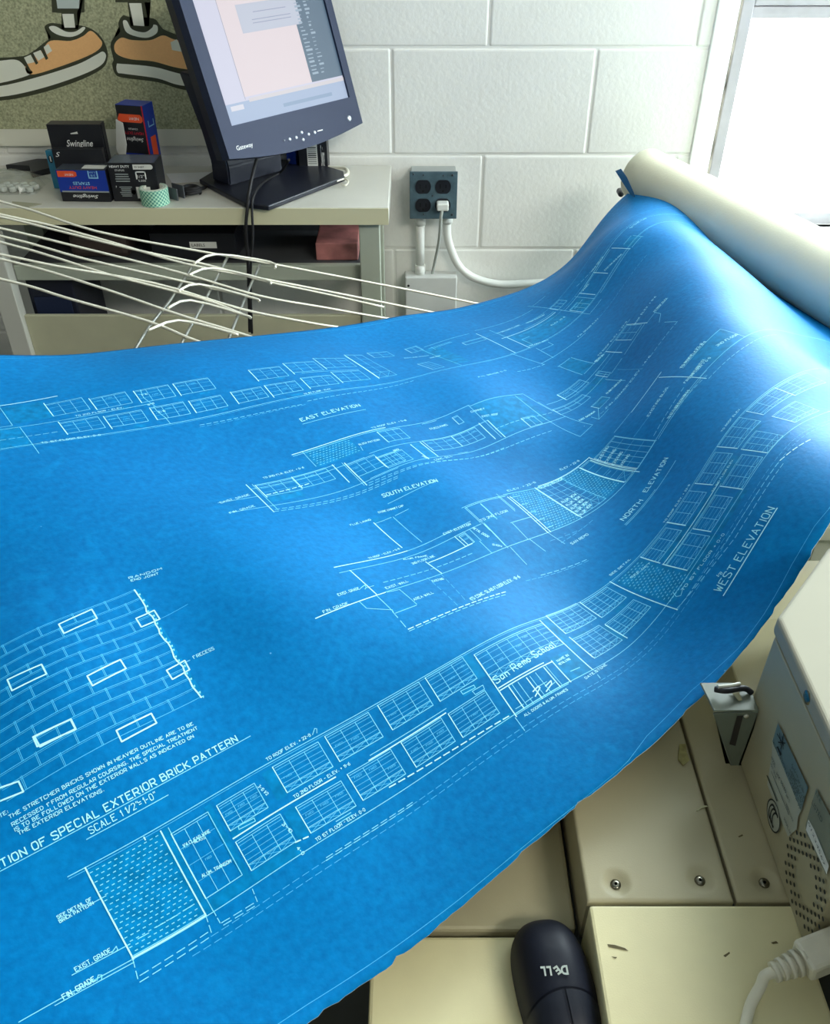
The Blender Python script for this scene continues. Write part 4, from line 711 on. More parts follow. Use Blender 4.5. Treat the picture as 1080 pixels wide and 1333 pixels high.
LINES = r'''[["L",1,3130,6731,16600,6731],["L",0,3130,6749,16600,6749],["L",1,2500,7473,16600,7473],["L",2,3255,6730,3255,7476],["L",1,3250,7496,2716,7496],["L",2,3250,7465,3813,7465],["L",1,3264,7453,3817,7453],["D",1,3250,7476,3216,7638],["O",3267,6766,3804,6762,3807,7451,3247,7466],["L",2,3690,6742,3690,6764],["L",2,3810,6763,3810,7461],["L",1,3868,6770,3868,7467],["F",3812,3868,6767,7464],["W",3,4,3865,4168,6822,7362],["F",4159,4213,6776,7457],["F",3865,4174,7377,7463],["T","1/4 CLEAR WIRE",3,3898,6957,4116,6965],["T","GLASS",3,3980,6972,4064,6984],["T","ALUM. TRANSOM",3,3915,7218,4144,7239],["T","SEE DETAIL OF",3,2960,6968,3202,6962],["T","BRICK PATTERN",3,2960,7000,3199,6993],["L",1,3202,6982,3292,6982],["T","EXIST. GRADE",4,2911,7360,3158,7355],["L",1,2880,7368,3281,7368],["L",1,3155,7361,3198,7336,3196,7364,3173,7369],["T","FIN. GRADE",4.5,2777,7490,2991,7481],["L",1,2996,7485,3019,7455,3038,7467,3022,7497],["L",1,3339,7364,3421,7364],["L",1,3478,7354,3551,7354],["L",1,3584,7354,3644,7354],["L",1,3687,7351,3779,7351],["D",1,3242,7599,3796,7575],["D",1,3223,7639,3784,7612],["D",1,3878,7572,4170,7583],["D",1,3882,7594,4165,7605],["D",1,3810,7461,3782,7616],["D",1,3870,7467,3870,7586],["D",1,4181,7490,4165,7605],["W",3,6,4246,4576,6816,7038],["W",3,6,4761,5184,6775,7016],["W",3,6,5255,5675,6762,7007],["W",3,6,5775,6192,6749,6999],["W",3,6,6264,6674,6747,7003],["W",3,6,4240,4630,7130,7374],["W",3,6,4760,5179,7147,7381],["W",3,6,5251,5673,7127,7373],["W",3,6,5780,6191,7129,7376],["W",3,6,6266,6672,7137,7387],["F",4662,4756,6778,7034],["F",4655,4758,7137,7382],["F",4238,4459,7043,7082],["F",4217,4640,7386,7469],["F",6678,6765,6750,7020],["F",6580,6760,7436,7491],["T","TO ROOF ELEV. + 22-8",3.2,4751,6710,5159,6702],["L",1,5176,6700,5218,6661,5232,6672,5214,6705],["T","TO 2ND FLOOR - ELEV. + 11-6",3.2,4788,7084,5315,7070],["T","TO 1ST FLOOR - ELEV. 0-0",3.2,4766,7458,5223,7452],["L",1,4975,7405,5115,7405],["L",1,4969,7427,5113,7427],["F",5015,5113,7408,7429],["F",4236,4435,7076,7096],["F",6473,6645,7034,7085],["X",1,6474,7022,6612,7040,6611,7068,6477,7058],["X",1,6568,7080,6686,7085,6677,7125,6575,7122],["X",1,4313,7039,4445,7051,4442,7076,4307,7064],["T","3-10 1/2",3,4586,6856,4611,6950],["T","3-10",3,4602,7206,4625,7296],["T","4-0",3,4606,7419,4619,7486],["L",2,4236,7099,5159,7099],["L",1,5497,7086,6276,7086],["L",2,5466,7118,6252,7118],["D",2,4623,7377,4750,7395],["D",1,4764,7599,5616,7599],["D",1,4752,7617,5604,7616],["D",2,5494,7393,6756,7458],["D",0,3600,7615,13000,7615],["D",0,3600,7665,13000,7665],["L",2,6785,6835,6785,7500],["L",2,7738,6749,7738,7472],["L",2,6797,7213,7452,7213],["L",2,6799,7187,7355,7187],["W",7,5,6788,7731,6792,7090],["F",7446,7744,7171,7471],["L",2,6891,7224,6891,7474],["L",1,6931,7224,6931,7478],["L",1,6995,7232,6995,7484],["L",2,7095,7237,7095,7486],["L",1,7134,7239,7134,7482],["L",1,7207,7238,7207,7480],["L",2,7321,7229,7321,7475],["L",1,7350,7219,7350,7465],["L",2,7446,7200,7446,7482],["L",1,6795,7469,7433,7469],["L",1,6778,7485,7415,7485],["T","San Remo School",9,6808,7144,7656,7083],["T","ALL DOORS & ALUM. FRAMES",3,6850,7543,7361,7539],["T","DATE STONE",3,7598,7528,7903,7505],["T","NAME IN",3,7498,7241,7662,7228],["T","METAL LTRS",2.5,7486,7277,7639,7272],["L",1,6821,7435,6910,7437],["L",1,6931,7433,7027,7427],["L",1,7112,7366,7246,7366],["L",1,7240,7420,7308,7409],["L",1,7531,7383,7650,7389],["L",2,7061,7383,7142,7364,7145,7385,7051,7433],["L",2,7201,7398,7286,7377,7270,7408,7171,7447],["L",1,6769,7500,6769,7650],["D",1,7746,7472,7715,7615],["W",4,6,7869,8340,6723,6994],["W",4,6,8385,8749,6754,7026],["L",2,7869,6729,7869,6992],["L",2,8385,6731,8385,7006],["W",4,6,7870,8278,7079,7372],["L",2,7866,7044,7866,7353],["W",4,6,8333,8760,7109,7334],["L",2,8329,7119,8329,7391],["F",7738,7858,6745,7226],["F",7872,8109,7049,7072],["F",8532,8668,7051,7094],["F",8280,8333,7114,7393],["L",2,8826,6724,8826,7614],["O",8901,6774,9220,6812,9222,7415,8860,7532],["T","SEE DET",3,8976,6882,9211,6940],["F",8984,9073,6870,6923],["L",1,8982,7437,8948,7508,8972,7547,9069,7509],["W",3,5,9242,9640,6767,7012],["W",3,5,9233,9630,7127,7429],["W",3,5,9707,10108,6731,7008],["W",3,5,9682,10088,7149,7407],["W",3,5,10205,10626,6761,7030],["W",3,5,10200,10629,7163,7450],["W",3,5,10708,11173,6734,7044],["W",3,5,10700,11002,7102,7464],["W",3,5,11291,11823,6755,6995],["W",3,5,11298,11714,7105,7409],["W",3,5,11822,12416,6762,7025],["L",2,9240,6756,9240,7048],["L",2,9235,7086,9235,7419],["L",2,9703,6727,9703,7018],["L",2,9681,7148,9681,7407],["L",2,10205,6751,10205,7016],["L",2,10199,7147,10199,7464],["L",2,10706,6764,10706,7043],["L",2,10698,7132,10698,7464],["L",2,9241,7095,10244,7095],["L",1,9233,7136,10233,7136],["F",9908,10008,7023,7085],["F",9896,9993,7437,7486],["F",10978,11129,7041,7099],["F",10960,11071,7446,7509],["F",9270,9746,7012,7132],["F",9704,10171,7043,7159],["F",10201,10604,7044,7166],["F",9040,9660,7408,7569],["F",9697,10199,7426,7532],["T","TO 1ST FLOOR + 0-0",4,9023,7538,9681,7591],["T","TO ROOF ELEV. + 22-8",3,9694,6703,10184,6693],["T","TO ROOF ELEV.",3,10927,6664,11317,6657],["T","SEE DETAIL",3,8892,6667,9181,6678],["T","TO 2ND FLOOR ELEV.",3,10126,7095,10552,7098],["T","WEST ELEVATION",10.5,9116,7923,10064,7951],["L",2,9090,7971,10072,7971],["T","1/8",4,9242,7807,9291,7829],["L",1,2766,6468,4737,6452],["T","ELEVATION OF SPECIAL EXTERIOR BRICK PATTERN",7.2,2510,6449,4634,6439],["L",1,3343,6555,3974,6555],["T","SCALE 1 1/2\"=1-0\"",6.4,3383,6534,3888,6529],["T","THE STRETCHER BRICKS SHOWN IN HEAVIER OUTLINE ARE TO BE",3.4,2948,6156,4391,6129],["T","RECESSED 1\" FROM REGULAR COURSING. THE SPECIAL TREATMENT",3.4,2947,6216,4405,6180],["T","IS TO BE FOLLOWED ON THE EXTERIOR WALLS AS INDICATED ON",3.4,2948,6259,4346,6233],["T","THE EXTERIOR ELEVATIONS.",3.4,2962,6296,3585,6300],["T","NOTE:",3.4,2841,6118,2955,6114],["X",2,3818,4761,4124,4692,4124,4812,3819,4881],["X",2,4422,4925,4600,4902,4601,5014,4423,5033],["X",2,3283,5125,3554,5121,3556,5228,3282,5240],["X",2,3825,5377,4123,5310,4129,5413,3829,5478],["X",2,4420,5551,4597,5523,4591,5629,4425,5656],["X",2,3291,5681,3577,5683,3582,5776,3293,5765],["X",2,3844,5914,4139,5888,4141,5984,3844,6015],["X",2,3301,5685,3581,5682,3584,5770,3310,5778],["X",2,2840,5892,3091,5938,3095,6025,2833,5992],["R",4545,4608,4545,5922,2973,6030,2955,4822],["T","RANDOM",3,4556,4468,4866,4495],["T","END JOINT",3,4560,4504,4815,4536],["L",0,4594,5016,4885,4986],["T","1\" RECESS",4,4666,5544,4864,5552],["L",1,4576,5545,4637,5541],["L",1,0,2193,16600,2193],["L",0,3000,2213,15000,2213],["L",2,4027,1258,5046,1258],["L",1,4405,1274,4405,1730],["L",1,3879,1789,5983,1789],["L",1,4074,1734,4398,1734],["L",1,4460,1787,4460,2393],["F",4405,4861,1309,1693],["F",3823,4452,1762,2205],["D",1,4191,2014,4808,2010],["W",3,3,4859,5271,1398,1673],["L",2,4859,1357,4859,1656],["W",3,3,5338,5759,1469,1710],["L",2,5338,1452,5338,1709],["W",3,3,5855,6283,1499,1742],["L",2,5855,1490,5855,1743],["W",3,3,6349,6811,1497,1740],["L",2,6349,1514,6349,1755],["W",3,3,4863,5291,1839,2075],["L",2,4863,1809,4863,2095],["W",3,3,5351,5795,1868,2085],["L",2,5351,1859,5351,2120],["W",3,3,5901,6317,1863,2089],["L",2,5901,1859,5901,2088],["W",3,3,6388,6802,1876,2092],["L",2,6388,1871,6388,2093],["T","TO 1ST FLOOR ELEV. 0-0",3.4,4553,2201,5183,2208],["T","TO 2ND FLOOR - ELEV.",3,5074,1763,5623,1774],["F",5595,5736,2121,2169],["F",5547,5685,1754,1799],["F",6574,6706,1769,1797],["L",1,5941,1499,5913,1655,5954,1791,5976,1857],["L",1,5954,1851,5961,1950,6005,2075,6016,2190],["T","3-10",3,5907,1611,5980,1614],["T","8-0",3,5907,1817,5987,1802],["T","3-10",3,5964,1970,6049,1975],["W",3,3,7404,7860,1452,1718],["L",2,7404,1473,7404,1745],["W",3,3,7960,8445,1374,1656],["L",2,7960,1417,7960,1699],["W",3,3,8506,9038,1262,1586],["L",2,8506,1322,8506,1636],["W",3,3,6947,7363,1864,2090],["L",2,6947,1858,6947,2100],["W",3,3,7421,7868,1854,2083],["L",2,7421,1874,7421,2121],["W",3,3,7977,8443,1808,2047],["L",2,7977,1836,7977,2081],["W",3,3,8510,8981,1721,2011],["L",2,8510,1762,8510,2038],["L",2,9120,1168,9120,2029],["W",2,5,9129,9440,1124,2001],["W",2,2,9596,9963,1041,1239],["D",1,6333,2305,7705,2364],["D",1,7787,2322,9541,2284],["D",0,6318,2337,7753,2380],["F",7648,7831,2133,2170],["F",7635,7785,1729,1769],["F",8771,8933,1999,2046],["F",6627,6780,2122,2153],["L",1,8072,1690,9006,1690],["T","EAST ELEVATION",7.5,7506,2667,8406,2628],["L",1,7488,2717,8422,2717],["T","TO 1ST FLOOR - ELEV.",3,7825,2181,8247,2158],["L",1,10549,1190,11438,1190],["L",1,10468,1076,10468,2178],["L",1,10564,1286,10976,1286],["F",10427,10726,1286,2089],["L",1,10653,1317,10986,1317],["L",1,10630,1257,10630,1378],["W",1,1,11090,11501,1437,1544],["L",2,11531,1254,11531,2187],["L",1,11810,1249,11810,1807],["L",2,11721,1657,12872,1657],["L",2,11815,1686,11815,2203],["L",1,11927,1899,11927,2153],["L",1,11928,1891,12083,1891],["F",11844,12820,1681,2131],["T","TO SECOND FLOOR",4,11813,1456,12306,1425],["T","TO ROOF ELEVATION",3,12413,1468,12762,1520],["T","FIN. GRADE 0-0",3,10364,2677,10979,2583],["D",1,11118,2669,11638,2742],["L",1,11587,2686,12519,2686],["L",1,11873,2279,11823,2699],["L",1,11610,1130,12861,1130],["T","AREAWAY WALL",4,11843,2159,12178,2229],["L",1,11883,2381,12096,2413,12114,2281],["L",1,11463,2157,11595,2732],["W",3,2,10003,10205,1738,2097],["T","BOILER ROOM",3,10035,1398,10388,1516],["T","STONE COPING",3,10332,1627,10516,1638],["W",2,1,10274,10488,1077,1259],["L",1,12940,1799,14261,1799],["L",1,12235,1607,12880,1607],["L",1,12402,1446,12496,1446],["L",1,12517,1465,12805,1465],["L",2,14272,1859,14272,2261],["L",2,13786,1805,13786,2130],["L",2,13359,1792,13359,2160],["L",1,13278,1758,13278,2204],["L",1,12944,1706,12944,2376],["L",1,12949,920,12949,1734],["L",1,12969,1015,13283,1015],["W",3,2,12940,13175,1458,1655],["W",2,2,12970,13155,1892,2189],["L",1,12965,2363,13274,2363],["L",1,13018,1960,13234,1960],["L",1,13760,1840,14240,1840],["L",1,13370,1823,13752,1823],["L",1,13403,2247,14290,2247],["L",1,14351,2063,14554,2063],["L",1,14561,2098,14561,2304],["L",1,14305,2272,14558,2272],["F",14320,14554,2069,2259],["F",13999,14063,2068,1965],["F",13540,13603,1973,1981],["F",12974,13256,1864,2189],["T","STONE CAP",5,14766,1893,15221,1839],["T","EXISTING BUILDING",4,13830,2036,14154,2179],["T","NEW BRICK",4,13806,1752,14102,1798],["T","PANEL",4,13418,1848,13568,1867],["L",0,12000,1743,16600,1743],["L",1,13500,1793,16600,1793],["L",0,11500,1443,16600,1443],["D",1,13496,1616,14045,1808],["T","FIN. GRADE ELEV.",4,12411,2642,12876,2653],["D",0,12908,2641,14204,2676],["T","ELEV. 22-8",4,12530,1912,12802,1946],["L",1,6293,3607,7805,3607],["L",2,6288,3503,6288,4114],["L",1,6355,3516,6355,4088],["L",1,5825,3988,6327,3988],["L",1,6327,3987,8029,3987],["L",1,6350,3545,7422,3545],["W",3,3,6375,6836,3548,3790],["L",2,6375,3553,6375,3813],["W",3,3,6848,7293,3541,3767],["L",2,6848,3535,6848,3768],["W",3,3,7540,7930,3620,3868],["L",2,7540,3577,7540,3836],["W",3,3,7930,8296,3683,3931],["L",2,7930,3663,7930,3900],["L",2,7397,3530,7397,3898],["L",1,7516,3557,7516,4034],["L",2,7543,3572,7543,4046],["F",6346,6805,3803,3916],["L",2,7073,3168,8417,3168],["L",1,7070,3197,8392,3197],["L",1,7213,3166,7213,3473],["O",7230,3179,7843,3277,7848,3495,7244,3458],["L",1,8253,3230,8253,3496],["T","BLOCK PATTERN",4,7888,3379,8176,3401],["L",1,7887,3399,7866,3486],["T","TO 2ND FLR. ELEV. + 0-6",3.6,6539,3455,7071,3438],["T","EXIST. GRADE",4,5840,3785,6219,3719],["L",1,5811,3765,6298,3765],["T","FIN. GRADE",4,5833,4007,6154,3949],["D",1,6294,4107,7938,4145],["D",1,6326,4068,7956,4119],["F",6439,6590,3823,3864],["F",7612,7730,3854,3890],["D",2,6393,3765,6990,3717],["T","SOUTH ELEVATION",7.5,7579,4330,8251,4470],["L",1,7559,4449,8248,4449],["L",1,8158,3200,9781,3200],["L",1,9771,3207,9771,3928],["L",1,9781,3226,10694,3226],["L",1,10694,3236,10766,3759],["L",1,10538,3245,10541,3905],["W",1,1,9425,9514,3281,3433],["W",3,2,8250,8586,3225,3471],["L",1,7900,3576,9822,3576],["W",3,3,7928,8201,3693,3907],["L",2,7923,3675,7923,3900],["L",2,8484,3617,8484,3991],["L",2,8650,3592,8650,3961],["F",8484,8645,3606,3973],["W",3,3,8694,9163,3573,3823],["W",3,3,9166,9573,3583,3821],["L",2,9675,3559,9675,3913],["L",2,9816,3582,9816,3954],["L",1,7644,3970,10575,3970],["F",9812,10617,3226,3916],["W",2,1,10253,10440,3747,3954],["D",1,9798,3767,10751,3778],["D",1,7559,4063,9682,4108],["D",1,7584,4026,10454,4159],["T","TO ROOF ELEV. + 0-6",3.6,8240,3139,8804,3095],["T","STUCCO PANEL",4,8989,3366,9287,3372],["F",8851,8922,3230,3267],["L",1,8959,3225,9197,3225],["T","CONC. SILL",4,8538,4052,8848,4002],["L",1,8979,3951,9140,3951],["T","CHIMNEY",4,9716,3340,9923,3382],["T","EXIST. ROOF",4,9792,3493,10022,3561],["T","BRICK",4,8194,3684,8276,3678],["T","PANEL",4,8438,3911,8481,3991],["L",2,6326,5237,7248,5237],["L",1,6320,5333,8195,5333],["L",1,7248,5239,8113,5239],["L",2,6448,5329,6448,5749],["L",1,6437,5749,6437,6008],["L",2,5766,5755,6544,5755],["L",1,6544,5750,15500,5750],["L",2,7235,4639,7235,5164],["L",1,7477,4663,7477,5191],["L",1,7241,4660,7459,4660],["F",7249,7337,4577,4647],["T","STONE CHIMNEY CAP",3.6,7380,4526,7675,4590],["T","FLUE LINING",3.6,6969,4592,7238,4588],["L",1,7507,4661,7691,4661],["T","TO ROOF - ELEV. + 0-8",3.2,6774,5214,7198,5175],["T","EXIST. GRADE",4,6110,5618,6354,5617],["L",1,6359,5610,6436,5581,6422,5621,6395,5635],["T","FIN. GRADE",4,5866,5739,6131,5748],["L",1,6425,5625,6510,5625],["T","EXIST. WALL",4,6592,5720,6873,5710],["L",2,7296,5525,7908,5525],["L",2,7280,5495,7280,5745],["D",1,6630,5617,7830,5646],["T","2ND FLOOR LINE",4,7128,5473,7429,5472],["T","ALUM. FRAME",3,7101,5359,7368,5425],["L",1,6238,5758,6245,5862,6446,5985],["L",1,6700,5777,6700,6028],["L",1,6441,6032,6688,6039],["T","AREA WALL",4,6717,5977,6966,5976],["L",1,6560,5759,6704,5777],["D",1,6431,6004,6416,6258],["D",2,6422,6249,7721,6290],["D",1,6417,6271,7685,6325],["D",0,7265,5745,7166,6233],["D",0,7090,5730,7039,6261],["T","EXISTING",4,7091,5825,7228,5841],["T","TO CONC. SLAB FLOOR ELEV. -8-6",5,7230,6248,8046,6174],["L",1,7243,6262,7222,6229,7264,6200],["W",1,2,7817,7949,5330,5519],["L",1,8025,5334,8025,5540],["L",1,8004,5536,8004,5746],["L",1,8223,5356,8223,5725],["L",1,8199,5030,8199,5311],["L",1,8407,5055,8407,5325],["L",1,8170,5012,8863,5012],["T","EXIST. ELEVATION",4,7743,5244,8086,5287],["F",8230,8500,5314,5338],["T","METAL DOOR",4,8058,5339,8121,5542],["T","SIGN",3,8094,5656,8173,5725],["L",1,8203,5032,8811,5032],["L",1,8811,4993,9420,4993],["L",2,9420,4969,10340,4969],["L",1,9393,4983,10137,4983],["L",2,8829,5051,8829,5753],["L",2,8867,5052,8867,5754],["L",1,8736,4955,8736,5289],["L",1,8716,5009,8716,5314],["O",9004,5024,9363,4974,9313,5720,8891,5746],["O",9883,4991,10124,5001,10114,5710,9769,5669],["L",1,8852,5073,9005,5073],["L",1,8835,5238,8987,5238],["L",1,8826,5393,8976,5393],["L",1,8821,5540,8970,5540],["L",1,8818,5684,8965,5684],["W",4,7,9342,9808,5001,5703],["L",2,9354,4977,9354,5745],["W",1,6,10133,10292,5006,5732],["L",2,10124,4994,10124,5722],["L",2,10332,4983,10332,5747],["L",2,10306,5021,10306,5819],["W",5,4,10349,10736,5044,5758],["L",1,10744,5034,10744,5771],["T","GLASS BLOCK",5,9402,5030,9830,5010],["T","ALUM. WDW.",5,9397,5402,9691,5363],["T","ALUM. WDW.",5,9392,5481,9677,5434],["T","ALUM. WDW.",5,9387,5560,9663,5505],["T","ALUM. WDW.",5,9382,5638,9649,5575],["T","ALUM. WDW.",5,9376,5715,9635,5646],["T","EXISTING",5,10348,5142,10576,5096],["T","EXISTING",5,10347,5262,10563,5234],["T","EXISTING",5,10341,5384,10545,5369],["T","EXISTING",5,10331,5506,10525,5503],["L",1,8521,5462,8846,5462],["L",1,8539,5472,8539,5754],["L",1,8230,5335,8230,5767],["L",1,8264,5767,8264,6048],["L",1,8558,5754,8602,5971],["L",1,8830,5753,8874,5978],["T","TO 2ND FLOOR",4,8220,5306,8632,5292],["F",8227,8452,5304,5331],["D",1,8303,6235,8924,6303],["D",0,8074,6237,8928,6327],["D",0,8757,5868,9171,5892],["D",0,8849,5946,9435,5860],["T","ELEV. + 22-8",4,8937,4948,9461,4893],["T","ELEV. + 22-8",4,9936,4864,10223,4908],["T","NORTH",8,9585,6172,9919,6179],["T","ELEVATION",8,10039,6138,10523,6110],["L",1,9541,6228,10087,6228],["L",1,9538,6248,10492,6248],["T","SAN REMO",4,8933,6031,9192,6016],["L",1,8216,5026,8216,5461],["L",1,8412,5055,8412,5353],["W",1,2,7856,7936,5358,5520],["L",2,12706,3464,12706,3937],["L",1,12809,3451,11981,3451],["L",1,12691,3892,12161,3892],["L",1,12699,3929,13148,3995],["L",2,12196,3450,12196,3808],["L",1,12161,3569,10815,3569],["F",12446,12451,3700,3658],["W",2,3,12418,12688,3472,3833],["L",1,11692,2937,11692,3404],["L",1,11673,2937,11927,2937],["L",1,11949,2944,11949,3439],["L",1,11717,3421,11971,3421],["F",11699,11947,2942,3413],["W",2,4,11118,11587,3438,3628],["L",2,11123,3439,11123,3603],["L",1,10349,3967,10795,3967],["L",1,10780,3789,11820,3789],["W",3,2,10788,11339,3718,3890],["L",1,11820,3893,12093,3893],["W",2,1,11751,11833,3619,3868],["F",11589,11728,3674,3856],["F",11442,11545,3687,3812],["T","PRECAST SILL",5,11976,3434,12141,3473],["F",11968,12083,3464,3532],["T","TO 2ND FLOOR ELEV.",5,11448,4132,11727,4221],["W",1,1,11170,11393,4073,4259],["F",11170,11393,4073,4259],["L",1,11165,4236,10965,4482,10975,4300],["L",1,10965,4482,11175,4452],["T","FIN. GRADE ELEV. -4-6",5,11187,4403,12107,4514],["D",1,11070,4395,11880,4437],["T","EXIST. BASEMENT",5,10840,4228,11098,4259],["D",1,12107,4514,12720,4569],["L",1,12688,4316,12688,4551],["L",1,11709,3862,11709,4305],["L",0,11898,3964,11898,4528],["L",1,12893,3918,12852,4101,12693,4202],["T","ELEV. + 11-6",5,12873,3674,13196,3707],["T","TO ROOF ELEV.",5,12891,3936,13148,3995],["T","GRADE",4,12692,3672,12831,3675],["T","TO ROOF ELEV. + 22-8",4,12099,3392,12767,3421],["L",1,10745,3471,10783,3776,10843,4491],["L",1,10843,4491,10582,4542,10536,3733],["L",0,11248,3651,12355,3651],["L",2,11712,5036,11712,5863],["L",2,11808,5000,11128,5000],["L",1,11128,4986,10792,4986],["L",1,11705,5781,10767,5781],["F",11547,11506,5415,5408],["T","EXISTING BLDG.",5,11070,5392,11545,5370],["L",0,11070,5392,10760,5368],["T","TO 1ST FLOOR ELEVATION 0-0",5,11051,5756,11492,5763],["D",1,10805,5679,11564,5632],["T","TO ROOF ELEV. + 0-8",5,11871,5338,12351,5366],["T","2ND FLOOR ELEV.",5,11729,5624,12047,5594],["L",1,11698,5761,11859,5761],["D",0,11076,5789,11805,5804],["L",1,12637,5366,11862,5366],["L",1,12636,5363,12636,5760],["F",12015,12620,5352,5775],["T","TO ROOF + 22-8",5,11861,5349,12313,5341],["T","2ND FLOOR",5,12305,5589,12632,5658],["D",1,11714,5895,12443,5903],["D",1,12443,5903,13168,5881],["D",1,11199,5760,11793,5837],["T","FIRST FLOOR + 0-0",5,11605,5609,12080,5656],["D",2,10625,7670,11072,7768],["D",1,9707,7662,10625,7670],["D",1,9668,7731,10622,7727],["D",1,8885,7612,9707,7662],["D",1,8826,7599,9668,7731],["L",0,1889,8279,2529,8372,3243,8404,4103,8397,5405,8435,6325,8449,7126,8475,7513,8387,8105,8362,8649,8440,9050,8431,9259,8417,9573,8397,9996,8392,10220,8419],["L",0,10200,8415,16600,8415],["L",0,0,8415,2000,8415],["L",0,0,120,16600,120]]'''
# ------------------------------------------------------------------ blueprint sheet
CN = np.array(json.loads(CTRL), float).reshape(22, 10, 3) / 10000.0
NU, NV, UL, VL = 22, 10, 1.75, 0.914
VMX = 0.846
def basis(t, n):
    t = np.clip(t, 0, n - 3 - 1e-9); i = np.floor(t).astype(int); x = t - i
    B = np.stack([(1 - x) ** 3, 3 * x ** 3 - 6 * x ** 2 + 4, -3 * x ** 3 + 3 * x ** 2 + 3 * x + 1, x ** 3], -1) / 6
    M = np.zeros(t.shape + (n,))
    for k in range(4): np.put_along_axis(M, (i + k)[..., None], B[..., k:k + 1], -1)
    return M
def sheet(u, v):
    return np.einsum('ki,kj,ijd->kd', basis(u / (UL / (NU - 3)), NU), basis(v / (VL / (NV - 3)), NV), CN)
def sheet_n(u, v):
    e = 1e-3
    a = sheet(u + e, v) - sheet(u - e, v); b = sheet(u, v + e) - sheet(u, v - e)
    n = np.cross(b, a); n /= np.linalg.norm(n, axis=1)[:, None]
    return n * np.where(n[:, 2:3] < 0, -1, 1)

BP = mat('blueprint_paper', (0.0, 0.2, 0.6), 0.56, spec=0.30)
BP.node_tree.nodes['Principled BSDF'].inputs['Specular Tint'].default_value = (0.10, 0.72, 1.0, 1)
nt = BP.node_tree; b = nt.nodes['Principled BSDF']
uvn = nt.nodes.new('ShaderNodeTexCoord')
def noise(scale, det, vec, dist=0.0):
    n = nt.nodes.new('ShaderNodeTexNoise'); n.inputs['Scale'].default_value = scale; n.inputs['Detail'].default_value = det
    n.inputs['Distortion'].default_value = dist; nt.links.new(vec, n.inputs['Vector']); return n.outputs['Fac']
def ramp(f, stops):
    r = nt.nodes.new('ShaderNodeValToRGB'); nt.links.new(f, r.inputs[0])
    while len(r.color_ramp.elements) < len(stops): r.color_ramp.elements.new(0.5)
    for el, (p_, c_) in zip(r.color_ramp.elements, stops): el.position = p_; el.color = (*c_, 1)
    return r.outputs[0]
def mix(a, b_, f, mode='MIX'):
    m = nt.nodes.new('ShaderNodeMix'); m.data_type = 'RGBA'; m.blend_type = mode
    for s, q in ((0, f), (6, a), (7, b_)):
        if isinstance(q, (int, float)): m.inputs[s].default_value = q
        elif isinstance(q, tuple): m.inputs[s].default_value = (*q, 1)
        else: nt.links.new(q, m.inputs[s])
    return m.outputs[2]
UVo = uvn.outputs['UV']
base = ramp(noise(3.2, 6, UVo, .6), [(0.33, (0.0002, 0.128, 0.37)), (0.66, (0.0003, 0.172, 0.48))])
grain = ramp(noise(150, 4, UVo), [(0.25, (0.80, 0.80, 0.82)), (0.75, (1.16, 1.14, 1.10))])
col = mix(base, grain, 1.0, 'MULTIPLY')
fib = ramp(noise(26, 8, UVo, 1.5), [(0.55, (0, 0, 0)), (0.74, (1, 1, 1))])
col = mix(col, (0.004, 0.30, 0.66), mnode2 := 0.0) if False else col
mm_ = nt.nodes.new('ShaderNodeMath'); mm_.operation = 'MULTIPLY'; nt.links.new(fib, mm_.inputs[0]); mm_.inputs[1].default_value = 0.30
col = mix(col, (0.002, 0.25, 0.60), mm_.outputs[0])
vo = nt.nodes.new('ShaderNodeTexVoronoi'); vo.inputs['Scale'].default_value = 34; nt.links.new(UVo, vo.inputs['Vector'])
sp = ramp(vo.outputs['Distance'], [(0.0, (1, 1, 1)), (0.035, (0, 0, 0))])
vr = ramp(vo.outputs['Color'], [(0.72, (0, 0, 0)), (0.74, (1, 1, 1))])
ms = nt.nodes.new('ShaderNodeMath'); ms.operation = 'MULTIPLY'; nt.links.new(sp, ms.inputs[0]); nt.links.new(vr, ms.inputs[1])
col = mix(col, (0.25, 0.6, 0.85), ms.outputs[0])
nt.links.new(col, b.inputs['Base Color'])
bpn = nt.nodes.new('ShaderNodeBump'); bpn.inputs['Strength'].default_value = 0.25; bpn.inputs['Distance'].default_value = 0.001
nt.links.new(noise(220, 3, UVo), bpn.inputs['Height']); nt.links.new(bpn.outputs[0], b.inputs['Normal'])
BACK = mat('cream_paper_back', (0.76, 0.74, 0.56), 0.55, noise=0.05, nscale=14, bump=0.1, bscale=300)
TORN = mat('torn_paper_fibre', (0.62, 0.72, 0.74), 0.8)

blue = empty('blueprint', (0.2, 0.9, 0.68), 'large blue architectural drawing sheet curving across the foreground into a cream-backed roll', 'blueprint')
NUQ, NVQ = 310, 132
us = np.linspace(0.0, 1.745, NUQ); vs_ = np.linspace(0, VL, NVQ)
UU, VV = np.meshgrid(us, vs_, indexing='ij')
rag = np.zeros(NUQ)
rs_ = random.Random(3); xr_ = 0.0
for i in range(NUQ):
    xr_ = xr_ * .82 + rs_.uniform(-.0006, .0006); rag[i] = xr_
for i in range(8, NUQ - 4, 11):
    if rs_.random() < .7:
        dpt = rs_.uniform(.0008, .0028)
        rag[i] -= dpt; rag[i + 1] -= dpt * .4
EDGE_U = [0, .184, .248, .318, .404, .455, .509, .540, .572, .613, .658, .704, .757, .786, .834, .903, .946, 1.0, 1.7]
EDGE_V = [.848, .8447, .8505, .8535, .8507, .849, .8502, .8485, .848, .847, .8475, .8477, .8497, .8496, .8515, .8491, .8497, .850, .850]
VE = VV * (np.interp(us, EDGE_U, EDGE_V) / VL)[:, None]; VE[:, -1] += rag; VE[:, -2] += rag * .3
Pt = sheet(UU.ravel(), VE.ravel()); Nn = sheet_n(UU.ravel(), np.clip(VE.ravel(), .001, VL - .001))
Pb = Pt - Nn * 0.0004
nq = NUQ * NVQ
